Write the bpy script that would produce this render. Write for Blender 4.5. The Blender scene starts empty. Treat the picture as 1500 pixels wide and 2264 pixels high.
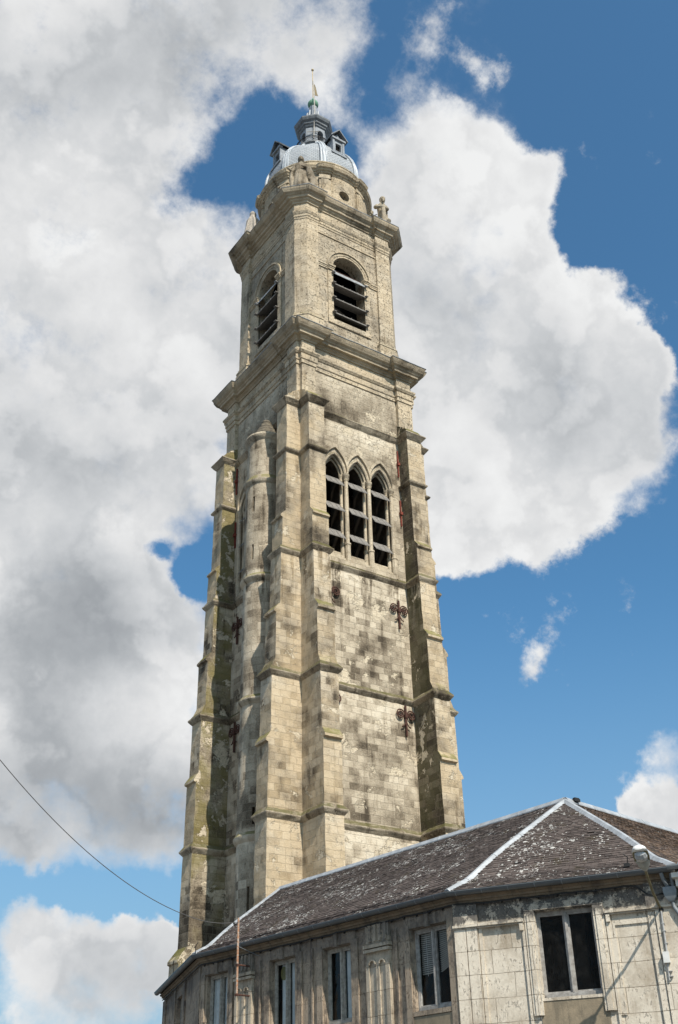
import bpy, bmesh, math, random
from mathutils import Vector, Matrix, noise
from mathutils.geometry import tessellate_polygon
random.seed(7)
sc = bpy.context.scene
COL = sc.collection
R_ = math.radians

# ------------------------------------------------------------ camera
cam = bpy.data.objects.new('camera', bpy.data.cameras.new('camera'))
COL.objects.link(cam); sc.camera = cam
rv, uv, fv = Vector((.8288936, -.5589658, -.0221926)), Vector((-.2719579, -.4373213, .8571983)), Vector((.4888499, .7044908, .5145080))
cam.matrix_world = Matrix(((rv.x, uv.x, -fv.x, -23.766), (rv.y, uv.y, -fv.y, -37.380), (rv.z, uv.z, -fv.z, 1.6), (0, 0, 0, 1)))
cam.data.sensor_fit = 'AUTO'; cam.data.sensor_width = 36.0
cam.data.lens = 36.0 * 2453.78 / 2264.0
cam.data.clip_start = .1; cam.data.clip_end = 6000

# ------------------------------------------------------------ light, sky, exposure
SUN_D = Vector((.125, 1.0, -1.14)).normalized()
sun = bpy.data.lights.new('sun', 'SUN'); sun.energy = 5.0; sun.angle = R_(.53); sun.color = (1, .925, .82)
so = bpy.data.objects.new('sun', sun); COL.objects.link(so)
so.rotation_euler = SUN_D.to_track_quat('-Z', 'Y').to_euler(); so.location = (-5, -40, 90)
sc.view_settings.view_transform = 'Standard'; sc.view_settings.look = 'None'
sc.view_settings.exposure = .2; sc.view_settings.gamma = 1

class T:
    """small helper round a node tree"""
    def __init__(s, nt): s.nt = nt; s.i = 0
    def __call__(s, typ, *a, **k):
        n = s.nt.nodes.new('ShaderNode' + typ); s.i += 1; n.location = (s.i * 30, 0)
        for key, v in k.items():
            if key.startswith('_'): setattr(n, key[1:], v)
            else: s.put(n.inputs[key.replace('__', ' ')], v)
        for j, v in enumerate(a):
            if v is not None: s.put(n.inputs[j], v)
        return n
    def put(s, sock, v):
        if isinstance(v, bpy.types.NodeSocket): s.nt.links.new(v, sock)
        elif isinstance(v, bpy.types.Node): s.nt.links.new(v.outputs[0], sock)
        else:
            if sock.type == 'RGBA' and len(v) == 3: v = (*v, 1)
            sock.default_value = v
    def m(s, op, a, b=None, c=None, clamp=False):
        n = s('Math', a, b, c, _operation=op); n.use_clamp = clamp; return n.outputs[0]
    def vm(s, op, a, b=None):
        n = s('VectorMath', a, b, _operation=op)
        return n.outputs[1] if op in ('DOT_PRODUCT', 'DISTANCE', 'LENGTH') else n.outputs[0]
    def mix(s, f, a, b, mode='MIX'):
        n = s('Mix', _data_type='RGBA', _blend_type=mode)
        s.put(n.inputs[0], f); s.put(n.inputs[6], a); s.put(n.inputs[7], b); return n.outputs[2]
    def step(s, v, lo, hi, a=0., b=1.):
        n = s('MapRange', v, lo, hi, a, b, _interpolation_type='SMOOTHSTEP'); return n.outputs[0]
    def ramp(s, f, stops):
        n = s('ValToRGB', f); e = n.color_ramp.elements
        while len(e) < len(stops): e.new(.5)
        for el, (p, c) in zip(e, stops): el.position = p; el.color = (*c, 1) if len(c) == 3 else c
        return n.outputs[0]
    def noise(s, vec, scale, detail=5, rough=.6, dist=0.):
        n = s('TexNoise', Vector=vec, Scale=scale, Detail=detail, Roughness=rough, Distortion=dist); return n.outputs[0]

w = bpy.data.worlds.new('World'); sc.world = w; w.use_nodes = True
t = T(w.node_tree); t.nt.nodes.clear()
sky = t('TexSky', _sky_type='NISHITA', _sun_disc=False)
el = math.asin(-SUN_D.z); sky.sun_elevation = el
sky.sun_rotation = math.atan2(-SUN_D.x, -SUN_D.y)
sky.altitude = 100; sky.air_density = 1.0; sky.dust_density = 1.6; sky.ozone_density = 2.2
SHADES=[(0.317,0.85,0.42,0.106,-0.36),(0.288,0.853,0.436,0.078,-0.1),(0.335,0.898,0.283,0.113,-0.42),(0.408,0.873,0.268,0.076,-0.25),(0.248,0.79,0.561,0.128,-0.16),(0.216,0.568,0.794,0.107,-0.14),(0.266,0.53,0.805,0.09,-0.12),(0.601,0.541,0.588,0.074,-0.14),(0.509,0.564,0.651,0.051,-0.12),(0.419,0.896,0.148,0.072,-0.12),(0.343,0.928,0.148,0.054,-0.1),(0.402,0.801,0.443,0.036,-0.1),(0.201,0.682,0.703,0.092,0.14),(0.3,0.703,0.645,0.086,0.12),(0.391,0.849,0.355,0.07,0.26),(0.278,0.895,0.348,0.03,0.2),(0.475,0.468,0.745,0.076,0.12),(0.611,0.475,0.633,0.058,0.14),(0.569,0.642,0.514,0.099,0.1),(0.336,0.922,0.192,0.044,0.15),(0.748,0.611,0.258,0.031,0.12),(0.334,0.799,0.5,0.048,0.1)]
SOFT=(0.232, 0.597, 0.768)
CLOUDS=[(0.141,0.604,0.785,0.149,0.9),(0.204,0.547,0.812,0.115,0.75),(0.298,0.497,0.815,0.094,0.62),(0.351,0.455,0.818,0.039,0.35),(0.171,0.695,0.698,0.147,1),(0.266,0.698,0.666,0.139,1),(0.255,0.772,0.582,0.164,1),(0.321,0.669,0.671,0.09,0.9),(0.341,0.718,0.607,0.087,0.9),(0.375,0.76,0.531,0.052,0.9),(0.314,0.92,0.236,0.041,0.6),(0.379,0.895,0.235,0.041,0.6),(0.424,0.874,0.236,0.034,0.6),(0.265,0.832,0.487,0.129,1),(0.323,0.851,0.413,0.102,0.9),(0.298,0.892,0.339,0.126,1),(0.378,0.844,0.38,0.086,0.8),(0.396,0.808,0.436,0.036,0.5),(0.307,0.913,0.268,0.075,0.9),(0.389,0.878,0.278,0.065,0.85),(0.425,0.851,0.308,0.046,0.6),(0.341,0.93,0.141,0.068,0.9),(0.41,0.901,0.142,0.068,0.8),(0.195,0.631,0.751,0.093,0.6),(0.343,0.511,0.788,0.048,0.45),(0.295,0.565,0.771,0.033,0.3),(0.328,0.567,0.755,0.042,-0.95),(0.304,0.595,0.744,0.032,-0.75),(0.285,0.62,0.731,0.028,-0.7),(0.34,0.545,0.766,0.032,-0.65),(0.252,0.611,0.75,0.025,-0.3),(0.299,0.563,0.771,0.035,-0.6),(0.377,0.536,0.755,0.023,-0.5),(0.39,0.795,0.464,0.022,-1.1),(0.358,0.799,0.484,0.016,-0.7),(0.403,0.799,0.448,0.016,-0.7),(0.299,0.932,0.205,0.018,-0.95),(0.327,0.923,0.202,0.018,-1.05),(0.355,0.914,0.198,0.018,-1.05),(0.382,0.903,0.197,0.019,-1.05),(0.409,0.89,0.2,0.019,-1.0),(0.437,0.878,0.198,0.019,-0.9),(0.326,0.93,0.168,0.04,0.9),(0.366,0.915,0.168,0.04,0.9),(0.407,0.898,0.169,0.037,0.9),(0.438,0.884,0.162,0.029,0.8),(0.412,0.425,0.806,0.04,0.42),(0.451,0.416,0.789,0.029,0.4),(0.405,0.448,0.797,0.029,0.25),(0.446,0.487,0.751,0.057,0.8),(0.488,0.486,0.725,0.073,1),(0.446,0.528,0.723,0.066,1),(0.514,0.464,0.721,0.042,0.7),(0.508,0.548,0.665,0.102,1.1),(0.491,0.609,0.623,0.088,0.9),(0.57,0.556,0.605,0.11,1.1),(0.557,0.624,0.548,0.103,1.1),(0.609,0.498,0.618,0.074,1),(0.641,0.479,0.599,0.046,0.9),(0.646,0.461,0.609,0.027,0.6),(0.632,0.552,0.544,0.081,1.05),(0.66,0.512,0.55,0.046,0.8),(0.597,0.627,0.501,0.059,0.9),(0.646,0.588,0.487,0.043,0.7),(0.579,0.658,0.482,0.036,0.6),(0.539,0.492,0.684,0.047,0.6),(0.748,0.612,0.255,0.031,1),(0.739,0.624,0.253,0.021,0.5),(0.762,0.605,0.232,0.047,1),(0.737,0.608,0.295,0.021,0.36),(0.749,0.593,0.296,0.021,0.3),(0.632,0.659,0.409,0.026,0.29),(0.654,0.654,0.382,0.021,0.27),(0.646,0.666,0.374,0.015,0.15),(0.706,0.442,0.553,0.056,0.5),(0.589,0.433,0.682,0.034,-0.5),(0.498,0.417,0.76,0.045,-0.3)]
dirv = t('TexCoord').outputs['Generated']
wn = t('TexNoise', Vector=dirv, Scale=6.0, Detail=7.0, Roughness=.62)
warp = t.vm('ADD', dirv, t.vm('MULTIPLY', t.vm('SUBTRACT', wn.outputs['Color'], (.5, .5, .5)), (.10, .10, .10)))
dens = hole = None
for (x, y, z, r, wt) in CLOUDS:
    d = t.vm('DISTANCE', warp, (x, y, z))
    f = t('MapRange', d, r * 1.22, r * .08, 0., wt, _interpolation_type='SMOOTHSTEP').outputs[0]
    if wt > 0: dens = f if dens is None else t.m('ADD', dens, f)
    else: hole = f if hole is None else t.m('ADD', hole, f)
# away from the part seen: scattered cumulus all round
far = t.step(t.vm('DISTANCE', dirv, tuple(fv)), .62, .95)
bank = t.m('MULTIPLY', far, t.step(t.noise(dirv, 2.2, 3), .45, .62, 0., .9))
dens = t.m('ADD', t.m('MINIMUM', t.m('ADD', dens, bank), 1.05), t.m('MAXIMUM', hole, -1.0))
n1 = t.noise(dirv, 9., 9, .62)
n2 = t.noise(dirv, 30., 8, .66)
det = t.m('ADD', t.m('MULTIPLY', t.m('SUBTRACT', n1, .5), 1.2), t.m('MULTIPLY', t.m('SUBTRACT', n2, .5), .8))
dd = t.m('ADD', dens, det)
soft = t.step(t.vm('DISTANCE', dirv, SOFT), .33, .16)
wisp = t.step(t.noise(dirv, 4.3, 4, .6), .42, .62, .52, 1.25)
crisp = t.step(dd, .20, wisp)
thin = t.step(t.m('ADD', dens, t.m('MULTIPLY', det, 1.75)), -.02, 1.0)
alpha = t.mix(soft, crisp, thin)
# shading of the cloud: lumps lit from the sun's side, thick parts grey below
sd = (-SUN_D.x * .04, -SUN_D.y * .04, -SUN_D.z * .04)
n1b = t.noise(t.vm('ADD', dirv, sd), 6.5, 6, .55)
n1c = t.noise(dirv, 6.5, 6, .55)
lit = t.m('ADD', t.m('MULTIPLY', t.m('SUBTRACT', n1c, n1b), 1.2), .81)
lit = t.m('ADD', lit, t.m('MULTIPLY', t.m('SUBTRACT', n2, .5), .16))
for (x, y, z, r, wt) in SHADES:
    lit = t.m('ADD', lit, t('MapRange', t.vm('DISTANCE', warp, (x, y, z)), r * 1.1, r * .15, 0., wt, _interpolation_type='SMOOTHSTEP').outputs[0])
lit = t.m('ADD', lit, t.step(dd, 1.05, .45, -.05, .10))
bil = t.m('ABSOLUTE', t.m('SUBTRACT', t.noise(dirv, 13., 5, .55), .5))
lit = t.m('SUBTRACT', lit, t.m('MULTIPLY', t.step(bil, .07, .0), .10))
ccol = t.ramp(lit, [(0., (.25, .268, .29)), (.3, (.36, .38, .40)), (.6, (.535, .55, .565)), (.8, (.66, .665, .67)), (1., (.76, .765, .765))])
SKYS = .108
skyc = t.mix(1., t.vm('MULTIPLY', sky.outputs[0], (SKYS, SKYS, SKYS)), (.66, 1.12, 1.25), 'MULTIPLY')
skyc = t.mix(t.step(t('SeparateXYZ', dirv).outputs[2], .46, .02, 0., .75), skyc, (.27, .40, .52))
fin = t.mix(alpha, skyc, ccol)
bg = t('Background', Color=fin, Strength=1.0)
t.nt.links.new(bg.outputs[0], t('OutputWorld').inputs[0])
bg.inputs[1].default_value = 1.0

# ------------------------------------------------------------ mesh helpers
class MB:
    def __init__(s, xf=None): s.v = []; s.f = []; s.mi = []; s.xf = xf; s.m = 0
    def p(s, *c):
        c = tuple(c) if s.xf is None else tuple(s.xf(*c)); s.v.append(c); return len(s.v) - 1
    def face(s, idx, m=None): s.f.append(tuple(idx)); s.mi.append(s.m if m is None else m)
    def quad(s, *pts, m=None): s.face([s.p(*q) for q in pts], m)
    def box(s, x0, y0, z0, x1, y1, z1, m=None):
        i = [s.p(x, y, z) for z in (z0, z1) for y in (y0, y1) for x in (x0, x1)]
        for f in ((0, 2, 3, 1), (4, 5, 7, 6), (0, 1, 5, 4), (2, 6, 7, 3), (0, 4, 6, 2), (1, 3, 7, 5)): s.face([i[k] for k in f], m)
    def loft(s, rings, closed=True, cap=True, ms=None):
        idx = [[s.p(*q) for q in r] for r in rings]; n = len(idx[0])
        for j in range(len(idx) - 1):
            for k in range(n if closed else n - 1):
                a, b = idx[j], idx[j + 1]; s.face((a[k], a[(k + 1) % n], b[(k + 1) % n], b[k]), None if ms is None else ms[j])
        if cap: s.face(idx[0][::-1]); s.face(idx[-1], None if ms is None else ms[-1])
    def prism(s, poly, z0, z1): s.loft([[(x, y, z0) for x, y in poly], [(x, y, z1) for x, y in poly]])
    def tube(s, pts, r, n=8, cap=True, taper=None):
        P = [Vector(q if s.xf is None else s.xf(*q)) for q in pts]; rings = []; up = Vector((.3, .2, 1)).normalized()
        for i, q in enumerate(P):
            d = (P[min(i + 1, len(P) - 1)] - P[max(i - 1, 0)]).normalized()
            a = d.cross(up)
            if a.length < .05: a = d.cross(Vector((1, 0, 0)))
            a.normalize(); b = d.cross(a); rr = r if taper is None else r * taper[i]
            rings.append([tuple(q + (a * math.cos(k * 2 * math.pi / n) + b * math.sin(k * 2 * math.pi / n)) * rr) for k in range(n)])
        x, s.xf = s.xf, None; s.loft(rings, True, cap); s.xf = x
    def lathe(s, prof, c=(0, 0), n=32, a0=0., mod=None, cap=True):
        rings = []
        for r, z in prof:
            rings.append([(c[0] + math.cos(a0 + k * 2 * math.pi / n) * r * (mod(a0 + k * 2 * math.pi / n) if mod else 1),
                           c[1] + math.sin(a0 + k * 2 * math.pi / n) * r * (mod(a0 + k * 2 * math.pi / n) if mod else 1), z) for k in range(n)])
        s.loft(rings, True, cap)
    def ball(s, c, r, n=12, sz=1., sx=1., sy=1.):
        rings = []
        for j in range(n // 2 + 1):
            ph = -math.pi / 2 + math.pi * j / (n // 2); ph = max(-1.5, min(1.5, ph))
            rings.append([(c[0] + math.cos(k * 2 * math.pi / n) * math.cos(ph) * r * sx, c[1] + math.sin(k * 2 * math.pi / n) * math.cos(ph) * r * sy, c[2] + math.sin(ph) * r * sz) for k in range(n)])
        s.loft(rings)
    def wall(s, outer, holes, n0, depth, m=None, mr=None):
        """plane in (u, n, z): outline with holes at n0, each hole with a reveal going in"""
        polys = [[Vector((u, z, 0)) for u, z in outer]] + [[Vector((u, z, 0)) for u, z in h] for h in holes]
        flat = [q for pl in polys for q in pl]; idx = [s.p(q.x, n0, q.y) for q in flat]
        for tri in tessellate_polygon(polys): s.face([idx[k] for k in tri], m)
        for h in holes:
            for k in range(len(h)):
                a, b = h[k], h[(k + 1) % len(h)]
                s.quad((a[0], n0, a[1]), (b[0], n0, b[1]), (b[0], n0 - depth, b[1]), (a[0], n0 - depth, a[1]), m=mr if mr is not None else m)
    def band(s, pin, pout, n0, n1):
        """solid strip between two polylines (u, z)"""
        r = [[(a[0], n1, a[1]), (b[0], n1, b[1]), (b[0], n0, b[1]), (a[0], n0, a[1])] for a, b in zip(pin, pout)]
        s.loft(r)
    def build(s, name, mats, parent=None, smooth=None, bevel=0, wear=0, raw=False):
        me = bpy.data.meshes.new(name); me.from_pydata(s.v, [], s.f)
        for m_ in (mats if isinstance(mats, (list, tuple)) else [mats]): me.materials.append(m_)
        me.polygons.foreach_set('material_index', s.mi)
        bm = bmesh.new(); bm.from_mesh(me)
        if not raw:
            bmesh.ops.remove_doubles(bm, verts=bm.verts, dist=1e-5)
            bmesh.ops.recalc_face_normals(bm, faces=bm.faces)
        if wear:   # worn, slightly uneven edges
            bmesh.ops.triangulate(bm, faces=bm.faces)
            for _ in range(5):
                ed = [e for e in bm.edges if e.calc_length() > .38]
                if not ed: break
                bmesh.ops.subdivide_edges(bm, edges=ed, cuts=1)
            bmesh.ops.triangulate(bm, faces=bm.faces)
            for v in bm.verts:
                q = v.co; d = noise.noise_vector(q * 1.9) * .55 + noise.noise_vector(q * 5.1) * .6; v.co = q + d * wear
        bm.to_mesh(me); bm.free()
        if smooth is not None:
            me.polygons.foreach_set('use_smooth', [True] * len(me.polygons)); me.set_sharp_from_angle(angle=R_(smooth))
        o = bpy.data.objects.new(name, me); COL.objects.link(o)
        if parent is not None: attach(o, parent)
        if bevel:
            b = o.modifiers.new('bevel', 'BEVEL'); b.width = bevel; b.segments = 1; b.limit_method = 'ANGLE'; b.angle_limit = R_(40)
        return o

def attach(o, parent):
    # parts carry world coordinates; only root empties have a location of their own
    o.parent = parent
    o.matrix_parent_inverse = Matrix.Translation(-parent.location) if parent.parent is None else Matrix.Identity(4)
def thing(name, label, cat, loc=(0, 0, 0), group=None):
    o = bpy.data.objects.new(name, None); COL.objects.link(o); o.location = loc; o.empty_display_size = .3
    o['label'] = label; o['category'] = cat
    if group: o['group'] = group
    return o
def tag(o, label, cat, group=None):
    o['label'] = label; o['category'] = cat
    if group: o['group'] = group
    return o
def cut(o, cutter):
    """boolean: take the cutter's shape out of o, then drop the cutter"""
    c = cutter.build('cutter', [], None); md = o.modifiers.new('b', 'BOOLEAN'); md.object = c; md.operation = 'DIFFERENCE'; md.solver = 'EXACT'
    dg = bpy.context.evaluated_depsgraph_get(); me = bpy.data.meshes.new_from_object(o.evaluated_get(dg))
    o.modifiers.clear(); old = o.data; o.data = me; bpy.data.meshes.remove(old); bpy.data.objects.remove(c)
def offset(poly, d):
    out = []; n = len(poly)
    for i in range(n):
        a, b, c = Vector(poly[i - 1]), Vector(poly[i]), Vector(poly[(i + 1) % n])
        e1 = (b - a).normalized(); e2 = (c - b).normalized(); n1 = Vector((e1.y, -e1.x)); n2 = Vector((e2.y, -e2.x))
        q = b + (n1 + n2) * (d / max(.2, 1 + n1.dot(n2))); out.append((q.x, q.y))
    return out
def sweep_path(mb, path, prof, cap=True):
    """prof [(n, z)] carried along an open plan path; n is measured to the path's right-hand side"""
    rings = []; L = len(path)
    for i in range(L):
        b = Vector(path[i]); e1 = (b - Vector(path[i - 1])).normalized() if i else None; e2 = (Vector(path[i + 1]) - b).normalized() if i < L - 1 else None
        e1 = e1 or e2; e2 = e2 or e1; n1 = Vector((e1.y, -e1.x)); n2 = Vector((e2.y, -e2.x)); nn = (n1 + n2) / (1 + n1.dot(n2))
        rings.append([(b.x + nn.x * q, b.y + nn.y * q, z) for q, z in prof])
    mb.loft(rings, True, cap)
def parch(c, w_, zs, h, n=10):
    Rr = (w_ * w_ + h * h) / (2 * w_); a1 = math.acos(max(-1, min(1, (Rr - w_) / Rr)))
    L = [(c - w_ + Rr - Rr * math.cos(a1 * k / n), zs + Rr * math.sin(a1 * k / n)) for k in range(n + 1)]
    return L + [(2 * c - u, z) for u, z in L[-2::-1]]
def rarch(c, w_, zs, n=20): return [(c - w_ * math.cos(math.pi * k / n), zs + w_ * math.sin(math.pi * k / n)) for k in range(n + 1)]

# ------------------------------------------------------------ materials
def mat(name, rough=.8, spec=.3):
    m = bpy.data.materials.new(name); m.use_nodes = True; t = T(m.node_tree); t.nt.nodes.clear()
    b = t('BsdfPrincipled', Roughness=rough); b.inputs['Specular IOR Level'].default_value = spec
    t.nt.links.new(b.outputs[0], t('OutputMaterial').inputs[0]); t.b = b; t.mat = m
    return t
def coords(t, cyl=None):
    """(along the wall, up the wall) from position and face direction"""
    g = t('NewGeometry'); P = g.outputs['Position']; N = t('SeparateXYZ', g.outputs['True Normal']).outputs
    s = t('SeparateXYZ', P).outputs
    if cyl:
        u = t.m('MULTIPLY', t.m('ARCTAN2', t.m('SUBTRACT', s[1], cyl[1]), t.m('SUBTRACT', s[0], cyl[0])), cyl[2])
    else:
        ln = t.m('SQRT', t.m('ADD', t.m('ADD', t.m('MULTIPLY', N[0], N[0]), t.m('MULTIPLY', N[1], N[1])), 1e-5))
        u = t.m('DIVIDE', t.m('SUBTRACT', t.m('MULTIPLY', s[1], N[0]), t.m('MULTIPLY', s[0], N[1])), ln)
    return P, u, s[2], N
def bump(t, h, dist, strength=1.):
    b = t('Bump', Height=h); b.inputs['Distance'].default_value = dist; b.inputs['Strength'].default_value = strength
    t.nt.links.new(b.outputs[0], t.b.inputs['Normal'])

def stone(name, bw=.52, bh=.31, cyl=None, con=.36, macro=.75, tone0=0., patch=.535, moss=0., mcol=(.15, .145, .045), joint=.5, pits=.0, ztone=True, cream=0., grey=0.):
    t = mat(name, .92, .15); P, u, z, N = coords(t, cyl)
    wv = t.vm('ADD', t('CombineXYZ', u, z, 0.).outputs[0], t.vm('MULTIPLY', t('TexNoise', Vector=P, Scale=2.4, Detail=3.).outputs['Color'], (.035, .03, 0)))
    br = t('TexBrick', Vector=wv, Color1=(0, 0, 0), Color2=(1, 1, 1), Mortar=(.5, .5, .5), Scale=1., _offset=.46, _offset_frequency=2, _squash=.72, _squash_frequency=3)
    for k, v in (('Mortar Size', .0085), ('Mortar Smooth', .35), ('Bias', 0.), ('Brick Width', bw), ('Row Height', bh)): br.inputs[k].default_value = v
    blk = br.outputs[0]; mor = br.outputs[1]
    n_big = t.noise(P, .42, 4, .6); n_mid = t.noise(P, 1.7, 6, .68); n_fine = t.noise(P, 17., 5, .7); n_vf = t.noise(P, 60., 3, .7)
    stv = t.vm('MULTIPLY', t('CombineXYZ', u, z, 0.).outputs[0], (2.6, .22, 1))
    n_st = t.noise(t.vm('ADD', stv, t.vm('MULTIPLY', P, (.05, .05, 0))), 1.0, 5, .62)
    lowz = t.ramp(t.m('DIVIDE', z, 50.), [(p_, (c_, c_, c_)) for p_, c_ in ((.50, 1.), (.54, .6), (.68, .5), (.695, .16))]) if ztone else 1.
    v = t.m('ADD', t.m('MULTIPLY', t.m('MULTIPLY', t.m('SUBTRACT', blk, .5), con), lowz), .5 + tone0)
    v = t.m('ADD', v, t.m('MULTIPLY', t.m('SUBTRACT', n_big, .5), macro * 1.9))
    v = t.m('ADD', v, t.m('MULTIPLY', t.m('SUBTRACT', n_mid, .5), macro * 1.3))
    if ztone:   # washed-clean stone under each string course, soot and lichen above it
        stops = [(0, .5)]
        for zs in (9.6, 13.9, 19.95, 25.9, 34.3, 38.0): stops += [((zs - 1.6) / 50, .5), ((zs - .15) / 50, .76), ((zs + .1) / 50, .28), ((zs + 2.1) / 50, .46)]
        zt = t.ramp(t.m('DIVIDE', z, 50.), [(p, (c, c, c)) for p, c in stops])
        v = t.m('ADD', v, t.m('MULTIPLY', t.m('MULTIPLY', t.m('SUBTRACT', zt, .5), 1.1), t.step(n_mid, .3, .62, .35, 1.1)))
    stk = t.step(n_st, .54, .70)
    v = t.m('SUBTRACT', v, t.m('MULTIPLY', stk, .24))
    if ztone:   # rain streaks from the window sills
        v = t.m('SUBTRACT', v, t.m('MULTIPLY', t.m('MULTIPLY', t.step(n_st, .50, .58), t.step(z, 22.6, 25.5)), t.step(z, 26.1, 25.9, 0., .34)))
    v = t.m('ADD', v, t.m('MULTIPLY', t.m('SUBTRACT', n_fine, .5), .6))
    v = t.m('ADD', v, t.m('MULTIPLY', t.m('SUBTRACT', n_vf, .5), .45))
    v = t.m('ADD', t.m('MULTIPLY', t.m('SUBTRACT', v, .5), 1.12), .555)
    col = t.ramp(v, [(0, (.07, .058, .043)), (.22, (.18, .152, .112)), (.42, (.35, .305, .235)), (.60, (.485, .43, .335)), (.80, (.60, .54, .43)), (1, (.69, .635, .52))])
    if cream: col = t.mix(t.step(n_big, .35, .6, 0., cream), col, (.53, .42, .265))
    if grey: col = t.mix(t.step(n_mid, .42, .62, 0., grey), col, (.19, .18, .16))
    # dark crust in broken blotches
    cr = t.m('MULTIPLY', t.step(t.m('ADD', t.m('MULTIPLY', n_mid, .65), t.m('MULTIPLY', t.noise(P, .8, 6, .7), .35)), .53, .62, 0., .36), t.step(n_fine, .34, .6, .45, 1.))
    col = t.mix(cr, col, (.125, .105, .08))
    col = t.mix(t.m('MULTIPLY', mor, t.step(n_big, .3, .6, joint, joint * .3)), col, (.50, .44, .34))
    # spalled patches of bare pale stone
    pn = t.noise(P, 1.05, 7, .72, .3); pm = t.step(t.m('ADD', pn, t.m('MULTIPLY', t.m('SUBTRACT', n_big, .5), .25)), patch + .03, patch + .055)
    pc = t.mix(t.step(n_fine, .35, .6), (.46, .395, .29), (.68, .615, .485))
    col = t.mix(pm, col, pc)
    mo = t.step(N[2], .25, .6, 0., .85)
    mo = t.m('MULTIPLY', mo, t.step(n_mid, .34, .52))
    if moss:
        mv = t.m('MULTIPLY', t.step(t.m('ADD', n_big, t.m('MULTIPLY', t.m('SUBTRACT', n_mid, .5), .5)), .36, .6), moss)
        mo = t.m('MAXIMUM', mo, t.m('MULTIPLY', mv, t.m('SUBTRACT', 1., pm)))
    col = t.mix(mo, col, t.mix(n_fine, tuple(c * .72 for c in mcol), tuple(min(1, c * 1.4) for c in mcol)))
    if pits or ztone:
        pt = t.step(t.noise(P, 9., 6, .75), .37, .44, pits if pits else .6, 0.)
        if not pits: pt = t.m('MULTIPLY', pt, t.step(z, 31.2, 34.6))
        col = t.mix(pt, col, (.10, .088, .068))
    t.put(t.b.inputs['Base Color'], t.mix(1., col, (1.01, .98, .945), 'MULTIPLY'))
    h = t.m('ADD', t.m('MULTIPLY', n_fine, .7), t.m('MULTIPLY', n_mid, .8)); h = t.m('ADD', h, t.m('MULTIPLY', n_vf, .25))
    h = t.m('SUBTRACT', h, t.m('MULTIPLY', mor, .7)); h = t.m('SUBTRACT', h, t.m('MULTIPLY', pm, .55)); h = t.m('ADD', h, t.m('MULTIPLY', blk, .25))
    if pits or ztone: h = t.m('SUBTRACT', h, t.m('MULTIPLY', pt, .8))
    bump(t, h, .045)
    return t.mat

TX, TY = 6.9, 7.17
AX, AY = 3.43, 3.60
TUR = (-.35, 2.67)
ST = stone('tower_ashlar')
ST_Y = stone('tower_ashlar_buttress', con=.4, patch=.565, cream=.6, tone0=.0)
ST_M = stone('tower_ashlar_mossy', con=.35, tone0=-.02, moss=.85, mcol=(.175, .15, .055), patch=.525, joint=.35)
ST_G = stone('tower_ashlar_green', con=.35, tone0=-.26, moss=.75, mcol=(.075, .072, .035), patch=.55, joint=.5)
ST_T = stone('turret_ashlar', bw=.55, bh=.34, cyl=(TUR[0], TUR[1], .93), tone0=-.0, con=.36, macro=.6, patch=.57)
ST_W = stone('window_tracery_stone', bw=.6, bh=.4, con=.18, macro=.5, tone0=.04, patch=.7, joint=.2, ztone=False, cream=.2, mcol=(.12, .12, .05))
ST_U = stone('belfry_stone', bw=.7, bh=.36, con=.16, macro=.55, tone0=.03, patch=.7, pits=.85, joint=.12, ztone=False, grey=.3, cream=.22)
ST_P = stone('belfry_pilaster_stone', bw=.75, bh=.4, con=.22, macro=.5, tone0=.07, patch=.7, pits=.75, joint=.2, ztone=False, cream=.4)
ST_D = stone('drum_stone', bw=.8, bh=.42, cyl=(AX, AY, 3.2), con=.2, macro=.5, tone0=.02, patch=.72, pits=.65, joint=.3, ztone=False, cream=.45)
ST_C = stone('cornice_stone', bw=.9, bh=.6, con=.18, macro=.6, tone0=-.05, patch=.75, joint=.15, ztone=False, grey=.15, cream=.3, mcol=(.08, .08, .045))
ST_S = stone('string_stone', bw=.9, bh=3., con=.2, macro=.6, tone0=-.18, patch=.75, joint=.15, ztone=False, mcol=(.085, .082, .028))
ST_F = stone('statue_stone', bw=9., bh=9., con=0., macro=.7, tone0=-.17, patch=.75, joint=0., ztone=False, grey=.4, mcol=(.16, .15, .09))

def plain(name, c, rough=.7, spec=.4, metal=0., var=.25, sc_=6., bmp=.0, c2=None):
    t = mat(name, rough, spec); g = t('NewGeometry').outputs['Position']
    n = t.noise(g, sc_, 6, .65)
    c2 = c2 or tuple(x * (1 - var) for x in c)
    t.put(t.b.inputs['Base Color'], t.mix(t.step(n, .35, .65), c, c2)); t.b.inputs['Metallic'].default_value = metal
    if bmp: bump(t, n, bmp)
    return t.mat
LEAD = plain('lead_sheet', (.47, .51, .545), .5, .45, 0., .22, 3., .01)
LEAD_M = plain('lead_weathered', (.30, .33, .36), .55, .4, 0., .35, 4., .01)
LEAD_D = plain('lead_dark', (.115, .125, .135), .55, .4, 0., .4, 4., .01, c2=(.20, .22, .235))
LOUV = plain('louvre_board', (.235, .22, .20), .75, .3, 0., .4, 9., .01)
LOUV_Z = plain('louvre_zinc', (.40, .41, .41), .45, .5, .2, .35, 5.)
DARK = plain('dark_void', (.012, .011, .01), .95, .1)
COPPER = plain('verdigris_copper', (.18, .36, .25), .75, .3, 0., .35, 5.)
SHADE_IN = plain('shaded_inner_stone', (.075, .062, .048), .95, .1, 0., .45, 5.)  # shade inside the lancet reveals, put into the stone colour
RUST = plain('rusted_iron', (.105, .046, .032), .85, .3, 0., .5, 14., .004, c2=(.05, .028, .022))
REDI = plain('red_oxide_iron', (.24, .055, .035), .7, .3, 0., .5, 8.)
BLACKI = plain('black_iron', (.018, .018, .02), .55, .4)
GOLD = plain('weathered_brass', (.42, .33, .18), .5, .5, .3, .4, 20.)
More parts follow.
